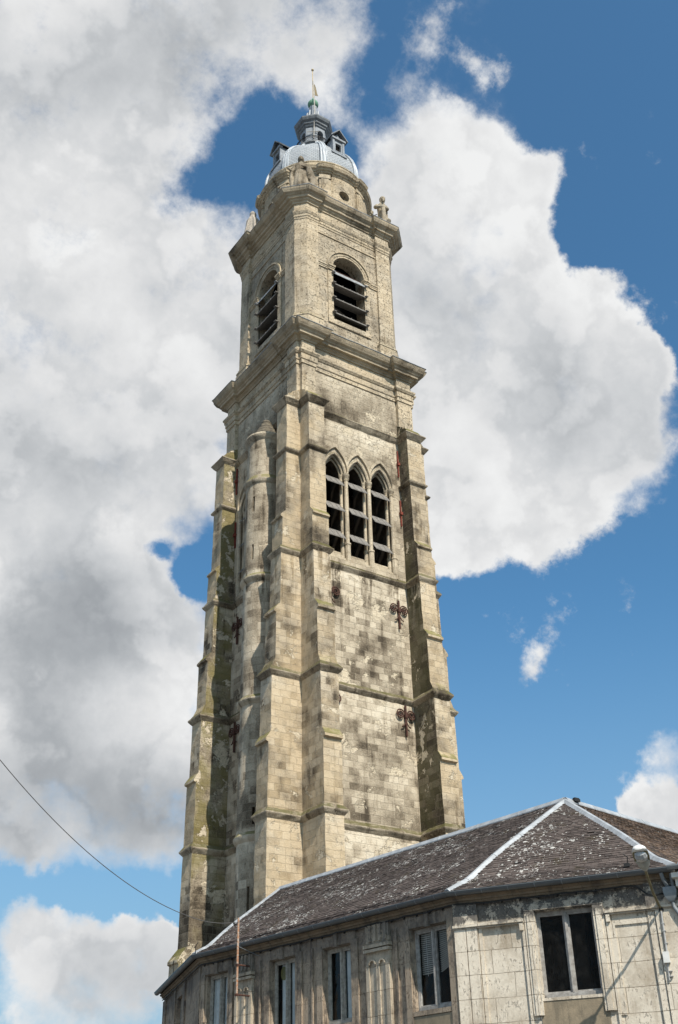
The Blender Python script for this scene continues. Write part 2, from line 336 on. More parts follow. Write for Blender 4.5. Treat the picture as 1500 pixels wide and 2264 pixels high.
POLEW = plain('weathered_white_wood', (.48, .46, .42), .8, .3, 0., .35, 6.)
def slate():
    t = mat('dome_slate', .65, .3); P, u, z, N = coords(t, (AX, AY, 2.5))
    v = t('CombineXYZ', u, t.m('MULTIPLY', z, 1.15), 0.).outputs[0]
    br = t('TexBrick', Vector=v, Color1=(0, 0, 0), Color2=(1, 1, 1), Mortar=(.5, .5, .5), Scale=1., _offset=.5)
    for k, q in (('Mortar Size', .012), ('Mortar Smooth', .3), ('Brick Width', .2), ('Row Height', .15)): br.inputs[k].default_value = q
    n = t.noise(P, 1.6, 6, .65)
    c = t.ramp(t.m('ADD', t.m('MULTIPLY', br.outputs[0], .3), t.m('MULTIPLY', n, .8)), [(.25, (.27, .30, .325)), (.55, (.365, .395, .42)), (.85, (.45, .475, .495))])
    c = t.mix(t.m('MULTIPLY', br.outputs[1], .8), c, (.13, .14, .15))
    t.put(t.b.inputs['Base Color'], c); bump(t, t.m('SUBTRACT', t.m('MULTIPLY', br.outputs[0], .4), br.outputs[1]), .02)
    return t.mat
SLATE = slate()

def tiles(name, lich=1., warm=0.):
    t = mat(name, .88, .2); P, u, z, N = coords(t); rnd = t('NewGeometry').outputs['Random Per Island']
    n = t.noise(P, .9, 5, .6); nf = t.noise(P, 16., 5, .7); nm = t.noise(P, 3., 5, .65)
    v = t.m('ADD', t.m('MULTIPLY', rnd, .38), t.m('ADD', t.m('MULTIPLY', n, .4), t.m('MULTIPLY', nm, .3)))
    c = t.ramp(v, [(.2, (.034, .026, .024)), (.5, (.072, .056, .050)), (.8, (.118, .094, .084))])
    c = t.mix(t.m('MULTIPLY', t.step(nf, .4, .65), .35), c, (.13, .118, .108))
    if warm: c = t.mix(t.step(t.m('ADD', t.m('MULTIPLY', nm, .6), t.m('MULTIPLY', rnd, .4)), .4, .62, .1, warm), c, (.19, .125, .08))
    c = t.mix(t.step(t.noise(P, 2.2, 5, .7), .55, .65, 0., .6), c, (.05, .04, .022))
    ncl = t.noise(P, 1.0, 4, .62)
    vv = t.vm('ADD', P, t.vm('MULTIPLY', t.vm('SUBTRACT', t('TexNoise', Vector=P, Scale=17., Detail=3., Roughness=.6).outputs['Color'], (.5, .5, .5)), (.085, .085, .085)))
    tot = None
    for s_, thr in ((6.5, .30), (10., .32), (16., .35), (26., .36)):
        vo = t('TexVoronoi', Vector=vv, Scale=s_, _feature='F1'); pick = t('SeparateColor', vo.outputs['Color']).outputs
        rad = t.m('MULTIPLY', t.step(t.m('ADD', t.m('MULTIPLY', pick[0], .75), t.m('MULTIPLY', ncl, .9)), 1.05, 1.25), thr * 1.42 * lich)
        k = t.step(t.m('SUBTRACT', rad, vo.outputs['Distance']), 0., .07)
        tot = k if tot is None else t.m('MAXIMUM', tot, k)
    c = t.mix(t.m('MULTIPLY', tot, t.step(nf, .32, .5, .35, 1.)), c, t.mix(nf, (.34, .33, .305), (.68, .67, .63)))
    t.put(t.b.inputs['Base Color'], c); bump(t, t.m('ADD', nf, t.m('MULTIPLY', tot, .3)), .012); return t.mat
TILE = tiles('lichened_roof_tiles'); TILE_W = tiles('warm_roof_tiles', .55, .6)

def plaster(name, base, dark, bw=.95, bh=.5, joints=.8, soot=0., flake=.5, blot=.5):
    t = mat(name, .9, .2); P, u, z, N = coords(t)
    wv = t.vm('ADD', t('CombineXYZ', u, t.m('ADD', z, .07), 0.).outputs[0], t.vm('MULTIPLY', t('TexNoise', Vector=P, Scale=3., Detail=2.).outputs['Color'], (.02, .02, 0)))
    br = t('TexBrick', Vector=wv, Color1=(0, 0, 0), Color2=(1, 1, 1), Mortar=(.5, .5, .5), Scale=1., _offset=.37, _squash=.8, _squash_frequency=2)
    for k, q in (('Mortar Size', .0075), ('Mortar Smooth', .3), ('Brick Width', bw), ('Row Height', bh)): br.inputs[k].default_value = q
    nb = t.noise(P, .8, 5, .62); nm = t.noise(P, 3.2, 7, .7); nf = t.noise(P, 26., 5, .72)
    cr = t.noise(t.vm('MULTIPLY', P, (1, 1, .5)), 19., 6, .8, .5); stn = t.noise(t.vm('ADD', t.vm('MULTIPLY', t('CombineXYZ', u, z, 0.).outputs[0], (5., .5, 1)), t.vm('MULTIPLY', P, (.05, .05, 0))), 1., 5, .65)
    v = t.m('ADD', t.m('MULTIPLY', t.m('SUBTRACT', br.outputs[0], .5), .16), .5); v = t.m('ADD', v, t.m('MULTIPLY', t.m('SUBTRACT', nb, .5), blot * 1.6)); v = t.m('ADD', v, t.m('MULTIPLY', t.m('SUBTRACT', nm, .5), blot * 1.2))
    v = t.m('ADD', v, t.m('MULTIPLY', t.m('SUBTRACT', nf, .5), .35))
    v = t.m('SUBTRACT', v, t.m('MULTIPLY', t.step(stn, .50, .68), blot * .38))
    mid = tuple((a + b) / 2 for a, b in zip(base, dark))
    c = t.ramp(v, [(.12, dark), (.34, mid), (.55, base), (.9, tuple(min(.8, x * 1.12) for x in base))])
    fl = t.step(t.m('ADD', cr, t.m('MULTIPLY', t.m('SUBTRACT', nm, .5), .5)), .575, .63, 0., flake); c = t.mix(fl, c, tuple(x * .42 for x in base))
    jn = t.step(t.m('ADD', nm, 0.), .3, .55); c = t.mix(t.m('MULTIPLY', t.m('MULTIPLY', br.outputs[1], joints), jn), c, (.16, .12, .08))
    if soot:   # black crust under the eaves with a ragged lower edge
        e = t.m('ADD', z, t.m('MULTIPLY', t.m('ADD', t.m('SUBTRACT', nm, .5), t.m('MULTIPLY', t.m('SUBTRACT', stn, .5), .8)), .6)); sm = t.m('MULTIPLY', t.step(e, 6.42, 6.6), t.step(t.m('ADD', nm, t.m('MULTIPLY', t.m('SUBTRACT', nf, .5), .35)), .40, .50, .25, 1.))
        c = t.mix(t.m('MULTIPLY', sm, soot), c, t.mix(t.step(nm, .4, .62), (.05, .048, .047), (.17, .155, .135)))
    t.put(t.b.inputs['Base Color'], c)
    h = t.m('ADD', t.m('MULTIPLY', nf, .35), t.m('MULTIPLY', nm, .35)); h = t.m('SUBTRACT', h, t.m('MULTIPLY', br.outputs[1], .6)); h = t.m('SUBTRACT', h, t.m('MULTIPLY', fl, .4))
    bump(t, h, .02); return t.mat
PL_F = plaster('cream_painted_stone', (.665, .60, .495), (.36, .30, .225), soot=1., blot=.55, flake=.75)
PL_G = plaster('brown_weathered_render', (.375, .30, .222), (.13, .106, .084), joints=.3, soot=.6, flake=.8, blot=1.05)
PL_P = plaster('fluted_pilaster_paint', (.52, .445, .34), (.20, .16, .118), bw=.8, bh=.55, soot=.8, blot=.5)
PL_B = plaster('cement_apron', (.30, .245, .17), (.19, .16, .115), bw=9., bh=9., joints=0, flake=.15, blot=.8)
PL_C = plaster('cornice_paint', (.26, .205, .145), (.10, .082, .065), bw=.8, bh=9., joints=.7, flake=.35, blot=.6)
ZINC = plain('zinc_flashing', (.42, .445, .465), .5, .45, .15, .3, 3.5, .006)
def gutter_mat():
    t = mat('dark_zinc_gutter', .42, .5); g = t('NewGeometry').outputs['Position']; n = t.noise(g, 4., 5, .6)
    t.put(t.b.inputs['Base Color'], t.mix(n, (.075, .083, .088), (.145, .155, .16))); t.b.inputs['Metallic'].default_value = .3; return t.mat
GUT = gutter_mat()
WOOD = plain('grey_weathered_wood', (.40, .385, .36), .85, .25, 0., .45, 9., .003, c2=(.25, .235, .215))
WOODW = plain('old_white_frame', (.43, .40, .345), .75, .3, 0., .4, 12., .003)
PIPE = plain('grey_zinc_pipe', (.23, .255, .27), .5, .45, .2, .3, 4.)
BLK = plain('black_cable', (.02, .02, .02), .6, .4)
WIRE = plain('dull_wire', (.16, .155, .15), .7, .3)
RPIPE = plain('rusty_white_pipe', (.36, .16, .075), .85, .3, 0., .5, 16., .003, c2=(.40, .34, .28))
LAMPW = plain('lamp_shell', (.72, .72, .69), .4, .5, 0., .12, 5.)
LAMPG = plain('lamp_grey', (.40, .40, .36), .5, .4, 0., .25, 8.)
ARM = plain('lamp_arm_paint', (.17, .145, .075), .6, .4, 0., .35, 9.)
PVC = plain('grey_conduit', (.42, .42, .41), .5, .4, 0., .2, 9.)
BLUE = plain('blue_tape', (.03, .14, .38), .5, .4)
CURT = plain('net_curtain', (.74, .77, .78), .9, .2, 0., .2, 3.)
BLIND = plain('blind_slat', (.62, .64, .64), .6, .3, 0., .15, 3.)
DISC = plain('olive_disc', (.22, .20, .075), .7, .3, 0., .3, 5.)
FLAG = plain('tan_cloth', (.34, .28, .18), .9, .2, 0., .35, 9.)
NET = plain('pale_netting', (.50, .45, .385), .95, .1, 0., .35, 14., .01)
WHITES = plain('white_painted_stone', (.66, .65, .60), .7, .3, 0., .15, 5.)
def glass():
    t = mat('window_glass', .04, .5); t.nt.nodes.remove(t.b)
    gl = t('BsdfGlossy', Color=(1, 1, 1), Roughness=.03); tr = t('BsdfTransparent', Color=(.90, .92, .91)); fr = t('Fresnel', 1.17)
    n = t.noise(t('NewGeometry').outputs['Position'], 2.5, 3); b = t('Bump', Height=n); b.inputs['Distance'].default_value = .02
    t.nt.links.new(b.outputs[0], gl.inputs['Normal'])
    df = t('BsdfDiffuse', Color=(.30, .29, .27)); dn = t.noise(t('NewGeometry').outputs['Position'], 4., 5, .7)
    m0 = t('MixShader', t.step(dn, .42, .8, .008, .06), tr.outputs[0], df.outputs[0])
    mx = t('MixShader', fr.outputs[0], m0.outputs[0], gl.outputs[0])
    t.nt.links.new(mx.outputs[0], [x for x in t.nt.nodes if x.type == 'OUTPUT_MATERIAL'][0].inputs[0]); return t.mat
GLASS = glass()
LENS = plain('lamp_lens', (.42, .43, .43), .12, .6, 0., .3, 18.)

SLAB = plain('dark_weathered_slab', (.10, .088, .07), .9, .2, 0., .5, 5., .02, c2=(.19, .165, .12))
# ------------------------------------------------------------ ground
g = MB(); g.quad((-3000, -3000, 0), (3000, -3000, 0), (3000, 3000, 0), (-3000, 3000, 0))
tg = mat('street_paving', .9, .2); Pg, ug, zg, Ng = coords(tg)
nn = tg.noise(Pg, .7, 6, .65); tg.put(tg.b.inputs['Base Color'], tg.mix(nn, (.07, .068, .064), (.16, .152, .14)))
og = g.build('ground', tg.mat); og['kind'] = 'structure'

# ------------------------------------------------------------ the bell tower
fR = lambda u, n, z: (u, -n, z)
fL = lambda u, n, z: (-n, u, z)
fX = lambda u, n, z: (TX + n, u, z)
fB = lambda u, n, z: (u, TY + n, z)
tower = thing('bell_tower', 'tall stepped stone bell tower with a slate dome and lantern behind the corner house', 'tower', (3.45, 3.585, 0))
def part(mb, name, mats, parent=tower, label=None, **k):
    o = mb.build(name, mats, parent, **k)
    if label: o['label'] = label
    return o

GC = [1.98, 3.35, 4.72]; GCL = [2.05, 3.6, 5.15]
def outer_gothic(cs, hw):
    pts = [(cs[0] - hw, 26.12)]
    for c in cs: pts += parch(c, hw, 31.12, 1.18)[(0 if c == cs[0] else 1):]
    pts += [(cs[-1] + hw, 26.12)]
    return pts
wl = MB(fR); wl.wall([(0, 0), (TX, 0), (TX, 37.0), (0, 37.0)], [outer_gothic(GC, .685)], 0, .34)
wl.xf = fL; wl.wall([(0, 0), (TY, 0), (TY, 37.0), (0, 37.0)], [outer_gothic(GCL, .775)], 0, .34)
wl.xf = fX; wl.wall([(0, 0), (TY, 0), (TY, 37.0), (0, 37.0)], [], 0, 0)
wl.xf = fB; wl.wall([(0, 0), (TX, 0), (TX, 37.0), (0, 37.0)], [], 0, 0)
part(wl, 'wall', ST)
# dark boarding floor inside
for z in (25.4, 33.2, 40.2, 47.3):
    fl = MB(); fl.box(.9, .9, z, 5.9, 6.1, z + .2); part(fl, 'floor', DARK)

# buttresses: (projection, height) up the front
BP = [(2.02, 0), (2.02, 9.25), (2.10, 9.3), (2.10, 9.42), (1.66, 9.95), (1.64, 13.95), (1.62, 14.0), (1.60, 16.85), (1.72, 16.9), (1.72, 17.0), (1.50, 17.32), (1.47, 19.98), (1.52, 20.1), (1.30, 20.6),
      (1.28, 22.75), (1.39, 22.8), (1.39, 22.9), (1.08, 23.28), (1.05, 25.9), (.99, 26.0), (.98, 27.65), (1.07, 27.7), (1.07, 27.78), (.82, 28.08), (.80, 31.45), (.78, 31.5), (.77, 34.2), (.92, 34.4), (.92, 34.5), (.62, 34.9), (.50, 34.9), (.46, 35.05), (.0, 35.35)]
def buttress(xf, u0, u1, lip, mats, ms):
    b = MB(xf); A = [(u0, n, z) for n, z in BP] + [(u0, 0, 0)]; B = [(u1, n, z) for n, z in BP] + [(u1, 0, 0)]
    ia = [b.p(*q) for q in A]; ib = [b.p(*q) for q in B]; n = len(A)
    for k in range(n): b.face((ia[k], ia[(k + 1) % n], ib[(k + 1) % n], ib[k]), 0)
    b.face(ia[::-1], ms[0]); b.face(ib, ms[1])
    return part(b, 'buttress', mats, wear=.022)
BM = [ST_Y, ST_M, ST_G]
buttress(fR, 0, .9, 0, BM, (0, 0)); buttress(fL, 0, .9, 0, BM, (0, 0))
buttress(fR, 6.0, TX, 0, BM, (2, 0)); buttress(fL, 6.27, TY, 0, BM, (1, 0))
buttress(fX, 0, .9, 0, BM, (0, 0)); buttress(fX, 6.27, TY, 0, BM, (0, 0))
buttress(fB, 0, .9, 0, BM, (0, 0)); buttress(fB, 6.0, TX, 0, BM, (0, 0))

def cross_plan(p):
    a, b = .9, 6.0; c, d = .9, 6.27
    return [(0, 0), (0, -p), (a, -p), (a, 0), (b, 0), (b, -p), (TX, -p), (TX, 0), (TX + p, 0), (TX + p, c), (TX, c), (TX, d), (TX + p, d), (TX + p, TY), (TX, TY), (TX, TY + p), (b, TY + p), (b, TY), (a, TY), (a, TY + p), (0, TY + p), (0, TY), (-p, TY), (-p, d), (0, d), (0, c), (-p, c), (-p, 0)]
for zs, p, e in ((13.95, 1.63, .14), (19.98, 1.5, .14), (25.95, 1.05, .13), (31.48, .79, .14), (34.42, .80, .20)):
    s = MB(); pl = cross_plan(p)
    if zs == 31.48:   # only round the buttresses, not across the window heads
        for cx0, cy0, sx, sy in ((0, 0, 1, 1), (TX, 0, -1, 1), (0, TY, 1, -1), (TX, TY, -1, -1)):
            q = [(0, 0), (0, -p), (.9, -p), (.9, 0), (.9, .9), (0, .9), (-p, .9), (-p, 0)]
            q = [(cx0 + sx * x, cy0 + sy * y) for x, y in q]
            if sx * sy < 0: q = q[::-1]
            s = MB(); s.loft([[(x, y, z) for x, y in offset(q, o)] for o, z in ((.0, zs - .14), (e * .75, zs - .06), (e, zs), (e, zs + .05), (-.02, zs + .2))]); part(s, 'string_course', ST_S, wear=.03)
        continue
    else:
        hh = 1.4 if zs > 34 else 1.
        s.loft([[(x, y, z) for x, y in offset(pl, o)] for o, z in ((.0, zs - .2 * hh), (e * .45, zs - .12 * hh), (e * .85, zs - .04), (e, zs), (e, zs + .05), (e * .5, zs + .13), (-.02, zs + .26))], cap=False)
    part(s, 'string_course', ST_S, wear=.03)

# lancet windows
def lancet(xf, c, first, last, hw):
    m = MB(xf); a_in = [(c - .47, 26.75)] + parch(c, .47, 31.1, .86) + [(c + .47, 26.75)]
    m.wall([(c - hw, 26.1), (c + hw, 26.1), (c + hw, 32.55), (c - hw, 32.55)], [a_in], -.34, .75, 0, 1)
    for wd, hh, n, r in ((hw - .05, 1.12, -.04, .075), (hw - .13, 1.02, -.17, .07), (.50, .9, -.31, .055)):
        m.tube([(u, n, z) for u, z in parch(c, wd, 31.12, hh, 12)], r, 8)
    # hood mould
    pi_, po = parch(c, hw, 31.3, 1.24, 12), parch(c, hw + .12, 31.3, 1.42, 12)
    lim = lambda L: [(max(c - hw, min(c + hw, u)), z) for u, z in L]
    m.band(lim(pi_), lim(po), -.02, .10)
    for k in range(4): m.box(c - hw, -.36, 26.1 + .19 * k, c + hw, .07 - .11 * k, 26.13 + .19 * (k + 1) - .02)
    cols = [c + hw] + ([c - hw] if first else [])
    for q in cols:
        sp = [(q, -.06, .105), (q - .17, -.24, .075), (q + .17, -.24, .075)]
        for u, n, r in sp:
            if (last and u > c + .8) or (first and u < c - .8): continue
            b0 = 26.15 if n > -.1 else 26.4
            m.tube([(u, n, z) for z in (b0, 27.25)], r * 1.35, 10); m.tube([(u, n, z) for z in (27.25, 27.33)], r * 1.6, 10)
            m.tube([(u, n, z) for z in (27.33, 30.9)], r, 10)
            m.tube([(u, n, z) for z in (30.86, 30.92, 31.08, 31.12, 31.2)], r, 10, True, (1.25, 1.0, 1.5, 1.75, 1.75))
    o = part(m, 'lancet_window', [ST_W, SHADE_IN], smooth=35)
    for z in (30.42, 28.95, 27.46):
        l = MB(xf); th = .035
        l.loft([[(c + s, n, zz) for n, zz in ((.10, z), (-.30, z + .56), (-.30, z + .56 + th), (.10, z + th))] for s in (-.5, .5)])
        for q in (-.17, .17): l.loft([[(c + q + s, n, zz) for n, zz in ((.115, z + th - .02), (-.28, z + .535 + th), (-.28, z + .56 + th), (.115, z + th + .005))] for s in (-.012, .012)])
        l.box(c - .505, .09, z - .012, c + .505, .115, z + .045)
        l.build('louvre', LOUV, o)
for cs, xf in ((GC, fR), (GCL, fL)):
    for k, c in enumerate(cs): lancet(xf, c, k == 0, k == 2, .685 if xf is fR else .775)

# stair turret
tr = MB(); prof = [(.97, 0), (.97, 9.6), (.95, 9.65), (.95, 13.42)]
def ring(r, z, e=.12): return [(r, z - .2), (r + e * .7, z - .1), (r + e, z), (r + e, z + .06), (r + .02, z + .22)]
prof = [(1.0, 0), (1.0, 13.3)] + ring(.99, 13.56, .15) + ring(.97, 19.48, .16) + ring(.97, 25.44, .16) + ring(.96, 30.75, .11) + [(.90, 31.1), (.90, 33.15), (.95, 33.22), (1.03, 33.32), (1.06, 33.43), (1.03, 33.54), (.95, 33.6), (.5, 33.72)]
tr.lathe(prof, TUR, 40)
ot = part(tr, 'stair_turret', ST_T)
sl = MB()
for ang, z0, z1 in ((205, 29.0, 29.85), (205, 26.4, 27.2), (222, 14.05, 14.75), (212, 10.6, 11.6)):
    a = R_(ang); dx, dy = math.cos(a), math.sin(a); q = []
    for s1 in (-.06, .06):
        for r in (.7, 1.1): q.append((TUR[0] + dx * r - dy * s1, TUR[1] + dy * r + dx * s1))
    sl.loft([[(*q[0], z), (*q[1], z), (*q[3], z), (*q[2], z)] for z in (z0, z1)])
cut(ot, sl); ot.data.polygons.foreach_set('use_smooth', [True] * len(ot.data.polygons)); ot.data.set_sharp_from_angle(angle=R_(25))
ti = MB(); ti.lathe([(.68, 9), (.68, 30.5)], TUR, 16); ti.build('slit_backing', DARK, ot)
tc = MB(); tc.lathe([(.70, 33.5)] + [(r_ - d, z_ + h) for r_, z_ in ((.74, 33.62), (.66, 33.82), (.56, 34.04), (.44, 34.28), (.3, 34.52)) for d, h in ((0, 0), (.0, .08), (.06, .13))] + [(.26, 34.72), (.16, 34.86), (.03, 34.93)], TUR, 32)
part(tc, 'cap', SLAB, ot, 'dark stepped conical cap of the stair turret')

# wall plane pilasters and lower entablature
def lowplan(q=.2, a=.8, b=6.0):
    return [(0, 0), (0, -q), (a, -q), (a, 0), (b, 0), (b, -q), (TX, -q), (TX, 0), (TX + q, 0), (TX + q, .9), (TX, .9), (TX, TY - .9), (TX + q, TY - .9), (TX + q, TY), (TX, TY), (TX, TY + q), (b, TY + q), (b, TY), (a, TY), (a, TY + q), (0, TY + q), (0, TY), (-q, TY), (-q, TY - .9), (0, TY - .9), (0, .9), (-q, .9), (-q, 0)]
for xf, u0, u1 in ((fR, 0, .8), (fR, 6.0, TX), (fL, 0, .9), (fL, TY - .9, TY), (fX, 0, .9), (fX, TY - .9, TY), (fB, 0, .8), (fB, 6., TX)):
    pb = MB(xf); pb.box(u0 + .004, 0, 34.5, u1 - .004, .2, 36.95); part(pb, 'corner_pilaster', ST_P)
PLN = lowplan()
def rings(pl, prof): return [[(x, y, z) for x, y in offset(pl, o)] for o, z in prof]
e1 = MB(); e1.loft(rings(PLN, [(-.02, 36.9), (.05, 36.92), (.05, 37.14), (.09, 37.16), (.09, 37.5), (.13, 37.52), (.20, 37.64), (.20, 37.72), (.03, 37.78), (.0, 37.8), (0, 38.45), (-.03, 38.46)]))
part(e1, 'architrave', ST_P)
c1 = MB(); c1.loft(rings(PLN, [(-.02, 38.38), (.06, 38.4), (.08, 38.48), (.17, 38.54), (.18, 38.6), (.32, 38.62), (.34, 38.74), (.40, 38.78), (.42, 38.84), (.53, 38.92), (.60, 39.04), (.64, 39.12), (.67, 39.19), (.69, 39.2), (.68, 39.24), (.2, 39.42), (-.25, 39.44)]), ms=[0] * 12 + [1] * 4)
part(c1, 'cornice', [ST_C, LEAD_D], wear=.022)

# belfry stage: square with cut corners
XA, XB, YA, YB, CC = .02, 6.68, .02, 6.93, .51
def topplan(x0, x1, y0, y1, c, rx0, rx1, ry0, ry1, q):
    """counter-clockwise from the near corner; panels sunk by q between the corner piers"""
    return [(x0 + c, y0), (rx0, y0), (rx0, y0 + q), (rx1, y0 + q), (rx1, y0), (x1 - c, y0), (x1, y0 + c), (x1, ry0), (x1 - q, ry0), (x1 - q, ry1), (x1, ry1), (x1, y1 - c),
            (x1 - c, y1), (rx1, y1), (rx1, y1 - q), (rx0, y1 - q), (rx0, y1), (x0 + c, y1), (x0, y1 - c), (x0, ry1), (x0 + q, ry1), (x0 + q, ry0), (x0, ry0), (x0, y0 + c)]
PT = topplan(XA, XB, YA, YB, CC, 1.26, 5.25, 1.5, 5.5, .13)
PTO = topplan(-.82, 7.68, -.60, 7.80, 1.13, 1.54, 4.76, 1.6, 4.45, .22)
AC, AW, AZ, SZ = 3.30, 1.05, 44.8, 41.05
AOP = [(AC - AW, SZ)] + rarch(AC, AW, AZ) + [(AC + AW, SZ)]
ACL = 3.45
AOL = [(ACL - AW, SZ)] + rarch(ACL, AW, AZ) + [(ACL + AW, SZ)]
QP = .13
bR = lambda u, n, z: (u, YA + QP - n, z)
bL = lambda u, n, z: (XA + QP - n, u, z)
bw_ = MB(bR); bw_.wall([(.4, 39.2), (6.3, 39.2), (6.3, 47.6), (.4, 47.6)], [AOP], 0, .75)
bw_.xf = bL; bw_.wall([(.4, 39.2), (6.6, 39.2), (6.6, 47.6), (.4, 47.6)], [AOL], 0, .75)
bw_.xf = None; bw_.quad((XB - QP, .4, 39.2), (XB - QP, 6.6, 39.2), (XB - QP, 6.6, 47.6), (XB - QP, .4, 47.6)); bw_.quad((.4, YB - QP, 39.2), (6.3, YB - QP, 39.2), (6.3, YB - QP, 47.6), (.4, YB - QP, 47.6))
part(bw_, 'belfry_wall', ST_U)
def pier(sx, sy):
    fx = lambda x: x if sx > 0 else XA + XB - x
    fy = lambda y: y if sy > 0 else YA + YB - y
    rx = 1.26 if sx > 0 else XA + XB - 5.25; ry = 1.5 if sy > 0 else YA + YB - 5.5
    base = [(rx, YA), (rx, YA + .3), (.6, .6), (XA + .3, ry), (XA, ry), (XA, YA + CC), (XA + CC, YA)]
    pl = [(fx(x), fy(y)) for x, y in base]
    if sx * sy < 0: pl = pl[::-1]
    pl = pl[::-1]
    A_ = sum(pl[i - 1][0] * pl[i][1] - pl[i][0] * pl[i - 1][1] for i in range(len(pl)))
    if A_ < 0: pl = pl[::-1]
    m = MB(); m.loft(rings(pl, [(.17, 39.2), (.17, 40.25), (.13, 40.3), (.13, 40.4), (.16, 40.43), (.16, 40.5), (.05, 40.62), (.06, 40.7), (0, 40.74), (0, 47.6)]))
    part(m, 'corner_pier', ST_P, wear=.016)
for sx in (1, -1):
    for sy in (1, -1): pier(sx, sy)
e2 = MB(); e2.loft(rings(PT, [(-.03, 47.5), (.03, 47.52), (.03, 47.66), (.06, 47.68), (.06, 47.84), (.08, 47.86), (.13, 47.98), (.14, 48.06), (.02, 48.12), (0, 48.14), (0, 48.75), (-.03, 48.76)]))
part(e2, 'architrave', ST_P)
def blend(f): return [(a[0] + (b[0] - a[0]) * f, a[1] + (b[1] - a[1]) * f) for a, b in zip(PT, PTO)]
c2 = MB(); c2.loft([[(x, y, z) for x, y in blend(f)] for f, z in ((-.02, 48.68), (.10, 48.7), (.13, 48.8), (.27, 48.86), (.30, 48.94), (.46, 48.98), (.50, 49.12), (.62, 49.16), (.66, 49.22), (.82, 49.28), (.94, 49.42), (.99, 49.53), (1.02, 49.54), (1.01, 49.59), (.5, 49.72), (-.2, 49.74))], ms=[0] * 12 + [1] * 4)
part(c2, 'cornice', [ST_C, LEAD_D], wear=.022)
ln = MB(bR); ln.box(1.26, -.01, 46.95, 5.25, .05, 47.06); part(ln, 'string_course', ST_P); ln = MB(bL); ln.box(1.5, -.01, 46.95, 5.5, .05, 47.06)
part(ln, 'string_course', ST_P)
def belfry_arch(xf, c, u0, u1):
    m = MB(xf)
    m.band(rarch(c, AW + .0, AZ, 28), rarch(c, AW + .30, AZ, 28), -.02, .07); m.band(rarch(c, AW + .30, AZ, 28), rarch(c, AW + .40, AZ, 28), -.02, .14)
    m.band(rarch(c, AW + .12, AZ, 28), rarch(c, AW + .20, AZ, 28), .0, .10)
    for s in (-1, 1):
        a, b = c + s * AW, c + s * (AW + .34); m.box(min(a, b), -.05, SZ - .3, max(a, b), .06, AZ - .3)
        for k, (ex, zz, hh) in enumerate(((.07, -.32, .1), (.10, -.22, .1), (.15, -.12, .12))):
            m.box(min(a - s * ex * .6, b + s * .02), -.3, AZ + zz, max(a - s * ex * .6, b + s * .02), .06 + ex, AZ + zz + hh)
            a2 = u0 if s < 0 else u1; b2 = b + s * .02; m.box(min(a2, b2), -.02, AZ + zz, max(a2, b2), ex * .8, AZ + zz + hh)
    m.box(c - AW - .34, -.6, SZ - .32, c + AW + .34, .07, SZ - .0)
    o = part(m, 'belfry_opening', ST_P)
    for i, z in enumerate((44.22, 43.45, 42.4, 41.38)):
        l = MB(xf); hw = 1.06; dz = (.62, .34, .34, .34)[i]
        l.loft([[(c + s, n, zz) for n, zz in ((.16, z), (-(.22 if i == 0 else .6), z + dz), (-(.22 if i == 0 else .6), z + dz + .05), (.16, z + .05))] for s in (-hw, hw)])
        l.box(c - hw, .15, z - .015, c + hw, .18, z + (.08 if i == 0 else .055))
        for s in (-1, 1): l.box(c + s * (hw + .02) - .09, -.15, z + .06, c + s * (hw + .02) + .09, .26, z + .1)
        for q in (-.5, 0, .5): l.box(c + q - .02, .155, z - .025, c + q + .02, .19, z + .09)
        l.build('louvre', [LOUV_Z, LOUV][0 if i == 0 else 1], o)
    rb = MB(xf); rb.tube([(c - 1.05, -.1, 44.72), (c + 1.05, -.1, 44.72)], .03, 6); rb.build('tie_bar', RUST, o)
belfry_arch(bR, AC, 1.26, 5.25); belfry_arch(bL, ACL, 1.5, 5.5)
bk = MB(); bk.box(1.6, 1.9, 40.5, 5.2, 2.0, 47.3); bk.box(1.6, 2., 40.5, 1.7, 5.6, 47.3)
part(bk, 'dark_backing', DARK)  # flat near-black sheets painting the shade behind the belfry openings

# iron cross ties on the walls
def scroll(m, u, n, z, sx, r=.24, turns=2.1):
    pts = []
    for k in range(34):
        a = k / 33 * turns * 2 * math.pi; rr = r * (1 - .8 * k / 33); pts.append((u + sx * (r - rr * math.cos(a)) , n, z + rr * math.sin(a)))
    m.tube(pts, .032, 6)
def anchor(xf, u, z, right=True, left=True):
    m = MB(xf); m.box(u - .035, .05, z - .95, u + .035, .13, z + .5); m.box(u - .07, 0, z - .1, u + .07, .16, z + .06)
    for sx in ((1,) if right else ()) + ((-1,) if left else ()):
        scroll(m, u + sx * .06, .10, z + .05, sx)
        m.tube([(u + sx * .02, .1, z - .12), (u + sx * .04, .1, z - .32), (u + sx * .13, .1, z - .48), (u + sx * .24, .1, z - .53)], .03, 6)
    part(m, 'wall_anchor', RUST)
anchor(fR, 1.52, 24.47); anchor(fR, 5.40, 24.47); anchor(fR, 1.45, 19.3); anchor(fR, 5.46, 19.25); anchor(fL, 5.62, 24.6); anchor(fL, 5.62, 19.25); anchor(fL, 1.6, 24.6)
for xf, u, za, zb in ((fR, 5.88, 32.1, 33.7), (fR, 5.88, 29.2, 30.7), (fL, 6.16, 32.4, 34.0), (fL, 6.16, 29.2, 30.7)):
    m = MB(xf); m.box(u - .03, .02, za, u + .03, .10, zb); m.box(u - .07, .02, (za + zb) / 2 - .1, u + .07, .16, (za + zb) / 2 + .06); part(m, 'tie_bar', REDI)

